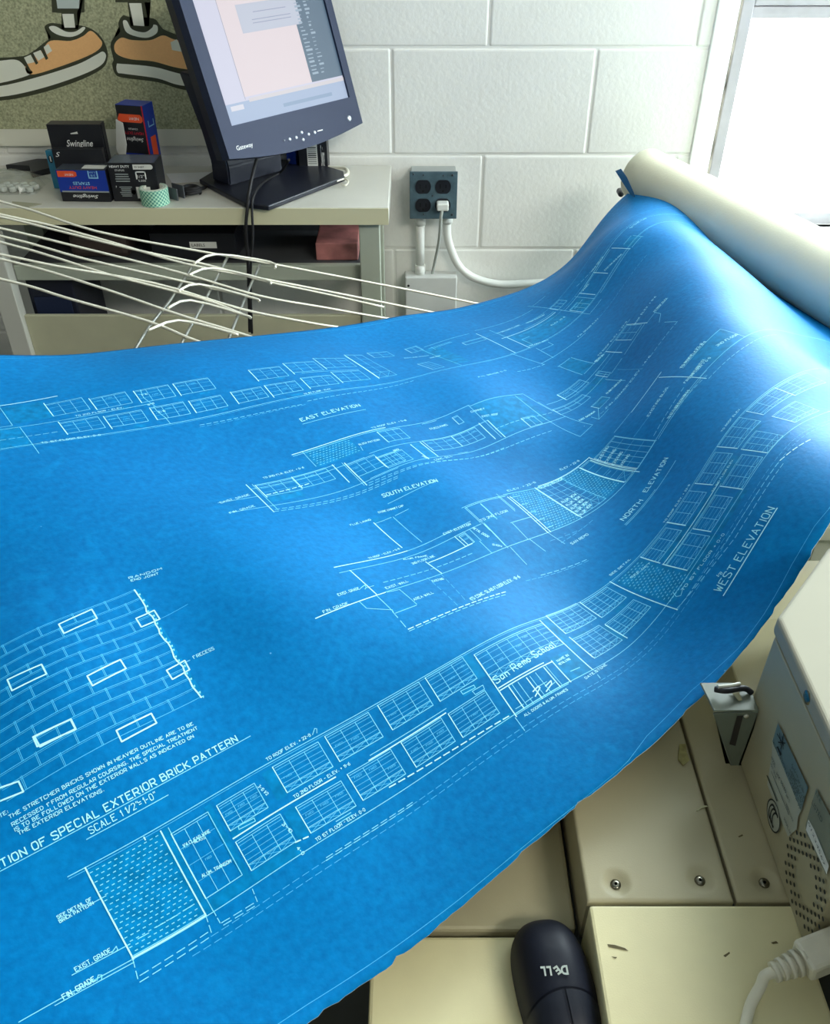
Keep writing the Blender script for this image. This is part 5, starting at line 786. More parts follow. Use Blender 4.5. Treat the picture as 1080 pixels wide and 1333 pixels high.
idx = np.arange(nq).reshape(NUQ, NVQ)
A = np.stack([idx[:-1, :-1], idx[:-1, 1:], idx[1:, 1:], idx[1:, :-1]], -1).reshape(-1, 4)
if np.cross(Pt[A[0, 1]] - Pt[A[0, 0]], Pt[A[0, 3]] - Pt[A[0, 0]])[2] < 0: A = A[:, ::-1]
Bq = A[:, ::-1] + nq
rim = []
def wallq(seq):
    for a, c in zip(seq[:-1], seq[1:]): rim.append((a, c, c + nq, a + nq))
wallq(idx[:, 0].tolist()); wallq(idx[:, -1].tolist()[::-1]); wallq(idx[0, :].tolist()[::-1]); wallq(idx[-1, :].tolist())
faces = A.tolist() + Bq.tolist() + [tuple(int(x) for x in r) for r in rim]
me = bpy.data.meshes.new('sheet'); me.from_pydata(np.vstack([Pt, Pb]).tolist(), [], faces)
uvl = me.uv_layers.new(name='UVMap')
uvall = np.vstack([np.stack([UU.ravel(), VE.ravel()], 1)] * 2)
li = np.empty(len(me.loops), dtype=np.int32); me.loops.foreach_get('vertex_index', li)
uvl.data.foreach_set('uv', uvall[li].ravel().astype(np.float32))
o = link('sheet', me, [BP, BACK, TORN], blue)
mi = np.zeros(len(faces), dtype=np.int32); mi[len(A):2 * len(A)] = 1; mi[2 * len(A):] = 2
me.polygons.foreach_set('material_index', mi); sm = np.ones(len(faces), dtype=bool); sm[2 * len(A):] = False
me.polygons.foreach_set('use_smooth', sm)

# ---- printed line work : all in sheet coordinates (metres along u and across v)
class Ink:
    def __init__(s): s.a = []; s.b = []; s.w = []
    def line(s, u0, v0, u1, v1, w):
        L = math.hypot(u1 - u0, v1 - v0); n = max(1, int(L / 0.008))
        for k in range(n):
            s.a.append((u0 + (u1 - u0) * k / n, v0 + (v1 - v0) * k / n)); s.b.append((u0 + (u1 - u0) * (k + 1) / n, v0 + (v1 - v0) * (k + 1) / n)); s.w.append(w)
    def build(s, name, m, off):
        a = np.array(s.a); b_ = np.array(s.b); w = np.array(s.w)[:, None]
        for q in (a, b_): q[:, 0] = np.clip(q[:, 0], .001, 1.699); q[:, 1] = np.clip(q[:, 1], .001, VMX)
        d = b_ - a; L = np.linalg.norm(d, axis=1)[:, None]; d = d / np.maximum(L, 1e-9); n = np.stack([-d[:, 1], d[:, 0]], 1) * w / 2
        e = d * w * .25
        Q = np.stack([a - e - n, b_ + e - n, b_ + e + n, a - e + n], 1).reshape(-1, 2)
        Q = np.clip(Q, [.0005, .0005], [1.6995, VMX])
        P = sheet(Q[:, 0], Q[:, 1]) + sheet_n(Q[:, 0], np.clip(Q[:, 1], .002, VMX)) * off
        F = np.arange(len(Q)).reshape(-1, 4)
        if np.cross(P[1] - P[0], P[3] - P[0])[2] < 0: F = F[:, ::-1]
        me = bpy.data.meshes.new(name); me.from_pydata(P.tolist(), [], F.tolist())
        return link(name, me, m, blue)
INK = {0: Ink(), 1: Ink(), 2: Ink()}; LET = Ink(); DOT = Ink()
WD = (0.00042, 0.00062, 0.00105)
FONT = {'A': '0 0 3 7 6 0|1 2.5 5 2.5', 'B': '0 0 0 7 4 7 5 6 5 5 4 4 0 4|4 4 6 3 6 1 5 0 0 0', 'C': '6 6 5 7 1 7 0 6 0 1 1 0 5 0 6 1', 'D': '0 0 0 7 4 7 6 5 6 2 4 0 0 0', 'E': '6 7 0 7 0 0 6 0|0 4 4 4',
        'F': '6 7 0 7 0 0|0 4 4 4', 'G': '6 6 5 7 1 7 0 6 0 1 1 0 5 0 6 1 6 3 3 3', 'H': '0 0 0 7|6 0 6 7|0 4 6 4', 'I': '1 0 1 7', 'J': '5 7 5 1 4 0 1 0 0 1', 'K': '0 0 0 7|6 7 0 3|2 4 6 0', 'L': '0 7 0 0 5 0',
        'M': '0 0 0 7 3 3 6 7 6 0', 'N': '0 0 0 7 6 0 6 7', 'O': '1 0 0 2 0 5 1 7 5 7 6 5 6 2 5 0 1 0', 'P': '0 0 0 7 5 7 6 6 6 4 5 3 0 3', 'Q': '1 0 0 2 0 5 1 7 5 7 6 5 6 2 5 0 1 0|4 2 6 -1', 'R': '0 0 0 7 5 7 6 6 6 4 5 3 0 3|3 3 6 0',
        'S': '6 6 5 7 1 7 0 6 0 5 1 4 5 3 6 2 6 1 5 0 1 0 0 1', 'T': '0 7 6 7|3 7 3 0', 'U': '0 7 0 1 1 0 5 0 6 1 6 7', 'V': '0 7 3 0 6 7', 'W': '0 7 1.5 0 3 5 4.5 0 6 7', 'X': '0 0 6 7|0 7 6 0', 'Y': '0 7 3 4 6 7|3 4 3 0', 'Z': '0 7 6 7 0 0 6 0',
        '0': '1 0 0 2 0 5 1 7 4 7 5 5 5 2 4 0 1 0', '1': '1 5 2.5 7 2.5 0', '2': '0 6 1 7 4 7 5 6 5 4.5 0 0 5 0', '3': '0 7 5 7 2.5 4 5 3 5 1 4 0 1 0 0 1', '4': '4 0 4 7 0 2.5 5.5 2.5', '5': '5 7 0 7 0 4 4 4 5 3 5 1 4 0 0 0', '6': '5 7 1 5 0 3 0 1 1 0 4 0 5 1 5 3 4 4 0 3',
        '7': '0 7 5 7 2 0', '8': '1 4 0 5 0 6 1 7 4 7 5 6 5 5 4 4 1 4 0 3 0 1 1 0 4 0 5 1 5 3 4 4', '9': '0 0 4 2 5 4 5 6 4 7 1 7 0 6 0 4 1 3 5 4', '-': '1 3.5 4 3.5', '+': '1 3.5 5 3.5|3 1.5 3 5.5', '=': '0 2.5 4 2.5|0 4.5 4 4.5', '/': '0 0 5 7', '.': '1 0 1 .8', ':': '1 1 1 2|1 4 1 5',
        '"': '1 5.5 1 7|3 5.5 3 7', "'": '1 5.5 1 7', '&': '6 0 1 5 1 6.5 2.5 7 4 6 0 2 1 0 3 0 6 3',
        'a': '4 4 1 4 0 3 0 1 1 0 4 1|4 4 4 0', 'n': '0 0 0 4|0 3 1 4 3 4 4 3 4 0', 'e': '0 2 4 2 4 3 3 4 1 4 0 3 0 1 1 0 4 0', 'm': '0 0 0 4 2 4 2.5 3 2.5 0|2.5 3 3 4 5 4 5 0', 'o': '1 0 0 1 0 3 1 4 3 4 4 3 4 1 3 0 1 0', 'c': '4 4 1 4 0 3 0 1 1 0 4 0', 'h': '0 7 0 0|0 3 1 4 3 4 4 3 4 0', 'l': '1 7 1 0'}
FONT = {k: [[float(x) for x in seg.split()] for seg in v.split('|')] for k, v in FONT.items()}
def lettering(s, h, r, ink=None, w=None):
    ink = ink or LET
    u0, v0, u1, v1 = r; L = math.hypot(u1 - u0, v1 - v0); dx, dy = (u1 - u0) / L, (v1 - v0) / L
    nx, ny = (dy, -dx)                       # upwards on the sheet = towards smaller v
    adv = []; x = 0
    for ch in s:
        adv.append(x); x += 4.5 if ch in ' ' else (3.6 if ch in "1I.:'\"" else 8.6 if ch.isupper() else 7.0)
    tot = max(x - 2.2, 1); sc = L / tot; sy = h * .76 / 7.0; w = w or (0.00048 if h < .0045 else .00062 if h < .007 else .0009)
    jr = random.Random(len(s) * 7 + int(u0 * 1e4))
    for ch, a0 in zip(s, adv):
        for seg in FONT.get(ch, ()):
            j = jr.uniform(-.25, .25)
            for i in range(0, len(seg) - 2, 2):
                a = (a0 + seg[i]) * sc; b1 = (seg[i + 1] + j) * sy; c = (a0 + seg[i + 2]) * sc; d = (seg[i + 3] + j) * sy
                ink.line(u0 + a * dx + b1 * nx, v0 + a * dy + b1 * ny, u0 + c * dx + d * nx, v0 + c * dy + d * ny, w)
F_ = 1e-4
tints = []
def window(c, n, u0, u1, v0, v1):
    h = v1 - v0; L = INK
    for a in ((u0, v0, u1, v0), (u1, v0, u1, v1), (u0, v1, u1, v1)): L[1].line(*a, WD[1])
    L[2].line(u0, v0, u0, v1, WD[1] * 1.25)
    L[1].line(u0 + .0012, v0 + .0018, u1 - .0012, v0 + .0018, WD[0])
    for k in range(1, c): x = u0 + (u1 - u0) * k / c; L[1].line(x, v0 + .0018, x, v1, WD[0] * 1.1)
    for k in range(1, n):
        y = v0 + h * k / n; L[0].line(u0 + .001, y, u1 - .001, y, WD[0])
    if n >= 5:
        y = v0 + h * .80; L[1].line(u0, y, u1, y, WD[0])
        for k in range(c):
            a, b_ = u0 + (u1 - u0) * k / c, u0 + (u1 - u0) * (k + 1) / c
            L[0].line(a, v1, b_, y, WD[0]); L[0].line(a, y, b_, v1, WD[0])
    rr = random.Random(int(u0 * 1e5))
    if n >= 3:
        for k in range(c):
            if rr.random() < .55:
                x = u0 + (u1 - u0) * (k + .25) / c; y = v0 + h * rr.uniform(.25, .6)
                lettering('FIXED', .0018, (x, y, x + (u1 - u0) / c * .5, y), INK[0], .0003)
for it in json.loads(LINES):
    k = it[0]
    if k == 'L':
        w = it[1]; INK[w].line(*(x * F_ for x in it[2:6]), WD[w])
        if len(it) > 6:
            for i in range(4, len(it) - 2, 2): INK[w].line(it[i] * F_, it[i + 1] * F_, it[i + 2] * F_, it[i + 3] * F_, WD[w])
    elif k == 'D':
        w, u0, v0, u1, v1 = it[1], *(x * F_ for x in it[2:6]); L = math.hypot(u1 - u0, v1 - v0); n = max(2, int(L / .0085))
        for i in range(n):
            a, b_ = i / n, (i + .68) / n
            INK[w].line(u0 + (u1 - u0) * a, v0 + (v1 - v0) * a, u0 + (u1 - u0) * b_, v0 + (v1 - v0) * b_, WD[w])
    elif k == 'X':
        w = it[1]; p = [x * F_ for x in it[2:]] + [it[2] * F_, it[3] * F_]
        for i in range(0, 8, 2): INK[w].line(p[i], p[i + 1], p[i + 2], p[i + 3], WD[w] * (1.2 if w == 2 else 1))
    elif k == 'W': window(it[1], it[2], *(x * F_ for x in it[3:7]))
    elif k == 'F': tints.append([x * F_ for x in it[1:5]])
    elif k == 'T': lettering(it[1], it[2] * 1e-3, [x * F_ for x in it[3:7]])
    elif k == 'O':
        p = [x * F_ for x in it[1:]]; u0, u1 = min(p[0], p[6]), max(p[2], p[4]); v0, v1 = min(p[1], p[3]), max(p[5], p[7])
        tints.append([u0, u1, v0, v1]); r_ = 0; y = v0 + .002
        while y < v1 - .002:
            x = u0 + .002 + (r_ % 2) * .0022
            while x < u1 - .003: INK[1].line(x, y, x + .0019, y, .0006); x += .0045
            y += .0038; r_ += 1
    elif k == 'R':       # brick detail at the left of the sheet
        c4 = [(it[m] * F_, it[m + 1] * F_) for m in (1, 3, 5, 7)]; NBW = 5.3
        def bq(s_, t_):
            return [c4[0][a] * (1 - s_) * (1 - t_) + c4[1][a] * (1 - s_) * t_ + c4[2][a] * s_ * t_ + c4[3][a] * s_ * (1 - t_) for a in (0, 1)]
        for r_ in range(13):
            for dt_, w_ in ((0, .0005), (.0105, .0003)):
                if r_ == 12 and dt_: continue
                n_ = 8
                for m in range(n_): INK[0].line(*bq(m / n_, r_ / 12 + dt_), *bq((m + 1) / n_, r_ / 12 + dt_), w_)
            if r_ < 12:
                x = (.45 if r_ % 2 else .95) + (r_ // 2 % 3) * .17
                while x < NBW:
                    for dx_, w_ in ((0, .0005), (.035, .0004)): INK[0].line(*bq((x + dx_) / NBW, (r_ - .08) / 12), *bq((x + dx_) / NBW, (r_ + 1) / 12), w_)
                    x += 1
        uR, v0 = c4[0]; v1 = c4[1][1]
        rr = random.Random(5); x = uR; y = v0
        while y < v1:
            x2 = uR + rr.uniform(-.0012, .0012); y2 = y + rr.uniform(.004, .008)
            INK[2].line(x, y, x2, y2, .0013); INK[1].line(x2, y2, x2 + .0022, y2 - .0006, .0009); INK[1].line(x2 + .0022, y2 - .0006, x2 + .0015, y2 + .001, .0009); x, y = x2, y2
        tints.append([uR, uR + .004, v0, v1])
def inkmat(name, c, r=.5): return mat(name, c, r)
INK[0].build('fine_lines', inkmat('fine_white_ink', (0.05, 0.46, 0.80)), .00022)
INK[1].build('drawing_lines', inkmat('white_ink', (0.17, 0.66, 0.90)), .00026)
INK[2].build('heavy_lines', inkmat('heavy_white_ink', (0.42, 0.86, 0.97)), .00030)
LET.build('hand_lettering', inkmat('lettering_ink', (0.34, 0.82, 0.95)), .00030)
# tinted brick areas
TM = mat('teal_hatching_ink', (0.0006, 0.190, 0.46), .55, spec=.26, noise=.3, nscale=120); TM.node_tree.nodes['Principled BSDF'].inputs['Specular Tint'].default_value = (0.10, 0.72, 1.0, 1)
for u0, u1, v0, v1 in tints:
    if u1 < u0: u0, u1 = u1, u0
    if v1 < v0: v0, v1 = v1, v0
    nu = max(1, int((u1 - u0) / .006)); nv = max(1, int((v1 - v0) / .006))
    g, h_ = np.meshgrid(np.linspace(u0, u1, nu + 1), np.linspace(v0, v1, nv + 1), indexing='ij')
    g = np.clip(g.ravel(), .001, 1.69); h_ = np.clip(h_.ravel(), .001, VMX)
    P = sheet(g, h_) + sheet_n(g, h_) * .00014
    ii = np.arange(len(P)).reshape(nu + 1, nv + 1)
    q = np.stack([ii[:-1, :-1], ii[:-1, 1:], ii[1:, 1:], ii[1:, :-1]], -1).reshape(-1, 4)
    from_py('tinted_area', P.tolist(), q.tolist(), TM, blue, True)

# ---- the roll : spiral of the same sheet, cream back outwards
RA = Vector((0.428, 1.711, 0.783)); RB = Vector((0.646, 1.311, 0.742)); axd = (RB - RA); LR = axd.length; axd.normalize()
RLEN = 0.914
e1 = axd.cross(Vector((0, 0, 1))).normalized(); e2 = e1.cross(axd).normalized()
if e2.z < 0: e2 = -e2
def spiral(name, t0, t1, rscale, turns, m, start, inset=0.0):
    bm = bmesh.new(); ns = 30; per = 48; nt_ = int(per * turns)
    g = []
    for i in range(ns + 1):
        t = t0 + (t1 - t0) * i / ns; r0 = (0.0485 + 0.0265 * t) * rscale; row = []
        for k in range(nt_ + 1):
            a = start + 2 * math.pi * k / per; r = r0 - 0.0024 * k / per
            wob = 0.0006 * math.sin(3 * a + 5 * t)
            row.append(bm.verts.new(RA + axd * (t * RLEN + 0.004 * math.sin(a * 1.0) * (1 - t)) + (e1 * math.cos(a) + e2 * math.sin(a)) * (r + wob)))
        g.append(row)
    for i in range(ns):
        for k in range(nt_):
            f = bm.faces.new((g[i][k], g[i][k + 1], g[i + 1][k + 1], g[i + 1][k])); f.smooth = True
    o = from_bm(name, bm, m, blue)
    md = o.modifiers.new('thick', 'SOLIDIFY'); md.thickness = 0.0005; md.offset = 0; return o
spiral('rolled_end', 0.0, 1.0, 1.0, 2.6, BACK, -math.pi * .6)
spiral('inner_turns', 0.012, 1.0, 0.84, 2.0, BP, 0.4)
# loose blue lip of the sheet curling out at the far end of the roll
pa = [on_y(800.5, 222.5, 1.648), on_y(808, 219.5, 1.648), on_y(816, 231, 1.645), on_y(824.5, 250, 1.64), on_y(827, 258, 1.64), on_y(820, 253, 1.64), on_y(811, 239, 1.645)]
lip = from_py('curled_lip', pa, [(0, 1, 2, 6), (2, 3, 5, 6), (3, 4, 5)], mat('blueprint_shaded_blue', (0.005, 0.07, 0.16), .5), blue); lip.modifiers.new('thick', 'SOLIDIFY').thickness = .0006  # darker copy of the sheet blue, the lip's shade is in its colour
adopt(blue)
# black core knob peeping out behind the fold
kb = on_y(808.5, 253, 1.712)
tag(lathe('holder_knob', [(.0001, .004), (.004, .003), (.006, -.002), (.006, -.02), (.0001, -.02)], BLACK, None, frame_of(kb, (1, 0, 0), (0, 0, 1)), 18), 'small black knob behind the far corner where the sheet meets the roll', 'knob')
# stand carrying the roll (under the paper)
st = empty('roll_stand', (0.75, 1.35, 0), 'grey steel stand under the rolled end of the blueprint', 'stand')
box('stand_top', 0.50, 1.25, 0.86, 1.72, 0.585, 0.61, GREYMET, st, .003)
for x in (.52, 1.2):
    for y in (.88, 1.67): box('leg', x, x + .03, y, y + .03, 0, .585, GREYMET, st)
adopt(st)

# ------------------------------------------------------------------ scanner body : base panels, raised unit, bracket, side, cover
ZL, ZB, ZC, XS = 0.617, 0.660, 0.800, 0.281
sc_ = empty('large_format_scanner', (0.3, 0.4, 0), 'beige large-format scanner with screwed panels and a cream cover at the lower right', 'scanner')
BEIGE_SHADED = mat('beige_shaded_plastic', (0.42, 0.385, 0.25), 0.5, noise=0.06, nscale=14, bump=0.06, bscale=900)  # darker copy of the beige, far panels' shade put into its colour
box('base_panel', -0.034, 0.1265, 0.05, 0.3415, 0.30, ZL, BEIGE, sc_, .003)
box('base_panel', -0.034, 0.1265, 0.3465, 0.74, 0.30, ZL, BEIGE_SHADED, sc_, .003)
box('base_core', -0.02, 0.60, 0.06, 0.72, 0.0, 0.30, mat('dark_core', (0.03, 0.035, 0.03), .7), sc_)
box('base_core', -0.02, 0.60, 0.06, 0.72, 0.30, ZL - .012, MATS['dark_core'], sc_)
box('raised_panel', 0.1305, 0.2845, 0.05, 0.3435, 0.50, ZB, BEIGE, sc_, .0025)
DISH = [on_z(sx, sy, ZB) for sx, sy in ((802, 1148), (912, 1143), (996, 1146))]
def dished(x0, x1, y0, y1, zt):
    gx = sorted(set([x0, x1] + list(np.arange(x0, min(x1, .30), .0017)))); gy = sorted(set([y0, y1] + list(np.arange(y0, y0 + .045, .0017)) + list(np.arange(y0 + .045, y1, .05))))
    V = []; F = []
    for yq in gy:
        for xq in gx:
            z = zt
            for d in DISH:
                rr_ = math.hypot(xq - d.x, yq - d.y)
                if rr_ < .0125: z -= .0042 * (0.5 + 0.5 * math.cos(math.pi * rr_ / .0125)) ** .8
            e_ = min(xq - x0, x1 - xq, yq - y0, y1 - yq)
            if e_ < .0005: z -= .0012
            V.append((xq, yq, z))
    nx, ny = len(gx), len(gy)
    for j in range(ny - 1):
        for i in range(nx - 1): F.append((j * nx + i, j * nx + i + 1, (j + 1) * nx + i + 1, (j + 1) * nx + i))
    k = len(V); V += [(x0, y0, .5), (x1, y0, .5), (x1, y1, .5), (x0, y1, .5)]
    c_ = (0, nx - 1, nx * ny - 1, nx * (ny - 1))
    bnd = [list(range(0, nx)), [nx - 1 + nx * j for j in range(ny)], list(range(nx * ny - 1, nx * (ny - 1) - 1, -1)), [nx * j for j in range(ny - 1, -1, -1)]]
    for s_, (b0, b1) in zip(bnd, ((0, 1), (1, 2), (2, 3), (3, 0))): F.append(tuple([k + b0, k + b1] + s_[::-1]))
    o = from_py('raised_panel', V, F, BEIGE_SHADED, sc_)
    for p_ in o.data.polygons:
        if len(p_.vertices) == 4 and abs(p_.normal.z) > .3: p_.use_smooth = True
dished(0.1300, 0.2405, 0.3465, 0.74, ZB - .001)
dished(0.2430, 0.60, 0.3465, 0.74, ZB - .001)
box('raised_core', 0.133, 0.60, 0.06, 0.72, 0.50, ZB - .009, MATS['dark_core'], sc_)
for p in DISH:
    pass
    lathe('screw', [(.0001, .0022), (.0022, .0024), (.0040, .0016), (.0046, -.002)], mat('dark_screw_steel', (0.20, 0.19, 0.15), .25, metal=1), sc_, Matrix.Translation((p.x, p.y, ZB - .0048)), 18)
    lathe('screw_socket', [(.0001, .0026), (.0013, .0026)], INKK, sc_, Matrix.Translation((p.x, p.y, ZB - .0048)), 6)
# body with its left face at x=.281
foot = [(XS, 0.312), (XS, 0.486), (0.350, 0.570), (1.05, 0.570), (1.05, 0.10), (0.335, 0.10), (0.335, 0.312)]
prism('body', foot, ZB, ZC - .001, BEIGE_SHADED, sc_, .0018)
foot2 = [(XS + .0005, 0.487), (XS + .002, 0.60), (0.45, 0.60), (0.45, 0.50)]
prism('body_rear', foot2, ZB, 0.708, BEIGE_SHADED, sc_, .0015)
cov = [(XS - .001, 0.10), (XS - .001, 0.490), (0.353, 0.577), (1.05, 0.577), (1.05, 0.10)]
prism('cover', cov, ZC, 0.8165, COVER, sc_, .004, seg=4)
p = on_x(1050, 908, XS - .001)
MS_ = Matrix(((0, 0, -1, XS - .001), (-1, 0, 0, 0), (0, 1, 0, 0), (0, 0, 0, 1)))      # local x = -y (towards viewer), y = z, z = -x
def sxy(px, py, d=0.0): q = on_x(px, py, XS - d); return (-q.y, q.z)
q = (-p.y, p.z)
lathe('cover_screw', [(.0001, .0006), (.003, .001), (.0052, .0004), (.0060, -.001)], MATS['dark_screw_steel'], sc_, MS_ @ Matrix.Translation((q[0], q[1], 0)), 18)
# bracket
bp_ = sc_
def P3_(px, py, y): return on_y(px, py, y)
t0 = on_x(988, 927, XS - .0005); yB = t0.y
tL = on_y(928, 929, yB); bR = on_y(966, 1023, yB); bL = on_y(960, 1026, yB)
def solid(name, pts, off, m):
    bm = bmesh.new(); a = [bm.verts.new(p) for p in pts]; b2 = [bm.verts.new(Vector(p) + Vector(off)) for p in pts]
    bm.faces.new(a); bm.faces.new(b2[::-1]); n = len(pts)
    for i in range(n): bm.faces.new((a[i], b2[i], b2[(i + 1) % n], a[(i + 1) % n]))
    bmesh.ops.recalc_face_normals(bm, faces=bm.faces); bmesh.ops.bevel(bm, geom=list(bm.edges), offset=.0006, segments=1, affect='EDGES')
    return from_bm(name, bm, m, sc_)
BRK = mat('grey_green_bracket', (0.17, 0.20, 0.16), .4, noise=.05, nscale=30)
solid('bracket_plate', [tL, (XS - .001, yB, t0.z), (XS - .001, yB, bR.z), (bL.x, yB, bL.z)], (0, .002, 0), BRK)
zt = t0.z
tf = [(tL.x, yB, zt), (XS - .001, yB, zt), (XS - .001, yB + .022, zt), (XS - .010, yB + .024, zt), (XS - .014, yB + .030, zt), (tL.x - .004, yB + .030, zt)]
solid('bracket_top', tf, (0, 0, .002), BRK)
sl_ = [on_y(959, 932, yB - .0006), on_y(967, 932, yB - .0006), on_y(957, 971, yB - .0006), on_y(949, 969, yB - .0006)]
from_py('bracket_slot', sl_, [(0, 1, 2, 3)], mat('slot_dark', (0.03, 0.025, 0.025), .6), sc_)
lathe('bracket_screw', [(.0001, .001), (.0018, .001), (.0022, 0)], CHROME, sc_, frame_of(on_y(971, 932, yB - .0005), (1, 0, 0), (0, 0, 1)), 12)
tube('bracket_rod', [on_z(934, 894, zt + .012), on_z(950, 892.5, zt + .012), on_z(963, 890, zt + .012)], .0016, mat('pale_rod', (.75, .75, .65), .3), sc_, 8)
tube('bracket_spring', [on_z(930, 897, zt + .008), on_z(945, 899, zt + .010), on_z(968, 896, zt + .008), on_z(978, 902, zt + .004)], .0026, BLACK, sc_, 8)
solid('bracket_clip', [on_z(950, 900, zt + .004), on_z(960, 898, zt + .004), on_z(966, 912, zt + .0028), on_z(961, 913, zt + .0028)], (0, 0, .001), mat('yellowed_tape', (0.45, 0.43, 0.26), .5))
# labels on the side face
LBT = mat('grey_blue_label', (0.13, 0.22, 0.24), .35); LBS = mat('silver_label', (0.42, 0.45, 0.38), .35, noise=.05, nscale=80); LBM = mat('label_print', (0.035, 0.06, 0.07), .5)
def sp_(name, pts, m, e): return patch(name, MS_, [sxy(*p_) for p_ in pts], m, sc_, e)
def c2(x, y): return (960 + x / 7.408, 900 + y / 7.408)
sp_('spec_label', [c2(345, 600), c2(350, 440), c2(640, 1130), c2(600, 1200), c2(585, 1330), c2(500, 1400), c2(300, 900)], LBS, .0003)
sp_('warning_label', [c2(405, 305), c2(697, 930), c2(628, 1152), c2(352, 480)], LBT, .0005)
sp_('certificate_label', [c2(775, 935), c2(960, 1300), (1084, 1110), (1078, 1140), (1052, 1085), c2(670, 1290)], mat('olive_label', (0.20, 0.23, 0.18), .4), .0004)
sp_('serial_strip', [c2(705, 1235), c2(760, 1330), (1082, 1127), (1079, 1138), (1052, 1080)], WCARD, .0008)
def label_text(s, a, b_, h, m=LBM, e=.001):
    A_ = Vector((*sxy(*a), e)); B_ = Vector((*sxy(*b_), e)); d = (B_ - A_); ang = math.atan2(d.y, d.x)
    text('lettering', s, MS_ @ Matrix.Translation(A_) @ Matrix.Rotation(ang, 4, 'Z'), h, m, sc_, w=d.length)
label_text('VOLT 100-240', c2(340, 700), c2(395, 850), .0028); label_text('HZ 50/60', c2(400, 800), c2(490, 985), .0026)
label_text('AMP 1.2', c2(490, 1010), c2(525, 1075), .0026); label_text('MADE IN CHINA', c2(490, 1100), c2(560, 1265), .0024)
label_text('MODEL', c2(345, 650), c2(385, 740), .0036); label_text('SERIAL NO', c2(470, 1230), c2(540, 1400), .0026)
sp_('label_rule', [c2(300, 810), c2(310, 810), c2(408, 1060), c2(398, 1060)], LBM, .001)
sp_('label_rule', [c2(345, 770), c2(348, 768), c2(520, 1190), c2(516, 1192)], LBM, .001)
# crossed-out bin pictogram and bar on the warning label
for a, b_ in (((405, 410), (470, 520)), ((470, 410), (440, 560)), ((415, 490), (485, 500)), ((430, 400), (440, 520)), ((455, 430), (465, 560))):
    A_ = Vector((*sxy(*c2(*a)), 0)); B_ = Vector((*sxy(*c2(*b_)), 0)); d = (B_ - A_).normalized() * .0005; n_ = Vector((-d.y, d.x, 0))
    patch('pictogram_stroke', MS_, [(A_ - n_)[:2], (B_ - n_)[:2], (B_ + n_)[:2], (A_ + n_)[:2]], INKK, sc_, .0011)
sp_('pictogram_bar', [c2(400, 535), c2(414, 530), c2(448, 605), c2(436, 625)], INKK, .0011)
bm = bmesh.new(); rnd = random.Random(9)
A0 = Vector(sxy(*c2(505, 815))); Bv = Vector(sxy(*c2(625, 1150))) - A0; Cv = Vector(sxy(*c2(560, 660))) - A0
for i in range(26):
    for j in range(9):
        if rnd.random() < .5:
            a = A0 + Bv * (i / 26) + Cv * (j / 9) * .92; w_, h_ = Bv / 26 * .8, Cv / 9 * .45
            pts = [a, a + w_, a + w_ + h_, a + h_]; bm.faces.new([bm.verts.new(MS_ @ Vector((p_.x, p_.y, .001))) for p_ in pts])
from_bm('small_print', bm, LBM, sc_)
label_text('CAUTION', c2(365, 500), c2(500, 800), .0026)
label_text('LISTED', c2(745, 1080), c2(840, 1270), .0040, LBM, .0012); label_text('I.T.E.', c2(780, 990), c2(830, 1090), .0034); label_text('01234567', c2(715, 1270), (1078, 1128), .0022, LBM, .0016)
# ringed three-letter certification mark
mc = Vector(sxy(1009, 1062))
rr_ = 0.0125
def ringm(name, r0, r1, cx, cy, a0, a1, m, e, n=28, sx=1.0):
    bm = bmesh.new(); A_, B_ = [], []
    for k in range(n + 1):
        a = a0 + (a1 - a0) * k / n; A_.append(bm.verts.new(MS_ @ Vector((cx + math.cos(a) * r0 * sx, cy + math.sin(a) * r0, e)))); B_.append(bm.verts.new(MS_ @ Vector((cx + math.cos(a) * r1 * sx, cy + math.sin(a) * r1, e))))
    for k in range(n): bm.faces.new((A_[k], B_[k], B_[k + 1], A_[k + 1]))
    return from_bm(name, bm, m, sc_)
ringm('mark_disc', .0001, rr_, mc.x, mc.y, 0, 2 * math.pi, LBS, .0005, sx=1.05)
ringm('mark_ring', rr_ * .9, rr_, mc.x, mc.y, 0, 2 * math.pi, INKK, .0007, sx=1.05)
for k in range(3):
    ringm('mark_letter', rr_ * .48, rr_ * .66, mc.x - .0035 + .0038 * k, mc.y, math.pi * .35, math.pi * 1.65, INKK, .0009, 16, sx=.62)
# vent holes
bm = bmesh.new(); R3 = lambda x, y: (970 + x / 4.545, 1040 + y / 4.545)
rows = [((315, 200), (362, 218), 3), ((275, 237), (412, 290), 7), ((260, 280), (441, 360), 9), ((265, 333), (305, 352), 3), ((248, 378), (290, 400), 3), ((252, 435), (295, 455), 3), ((256, 487), (300, 508), 3), ((282, 550), (326, 575), 3),
        ((398, 396), (443, 415), 3), ((428, 465), (474, 488), 3), ((430, 522), (480, 550), 3), ((435, 580), (484, 606), 3), ((416, 625), (464, 655), 3), ((287, 605), (470, 710), 9), ((313, 672), (448, 755), 7), ((361, 755), (407, 785), 3)]
for a, b_, n in rows:
    for k in range(n):
        x, y = R3(a[0] + (b_[0] - a[0]) * k / (n - 1), a[1] + (b_[1] - a[1]) * k / (n - 1)); c_ = Vector(sxy(x, y))
        vsq = [bm.verts.new(MS_ @ Vector((c_.x + math.cos(t) * .0017, c_.y + math.sin(t) * .0017, .0004))) for t in [2 * math.pi * j / 10 for j in range(10)]]
        bm.faces.new(vsq)
vh = from_bm('vent_holes', bm, INKK, sc_); vh['kind'] = 'stuff'
adopt(sc_)
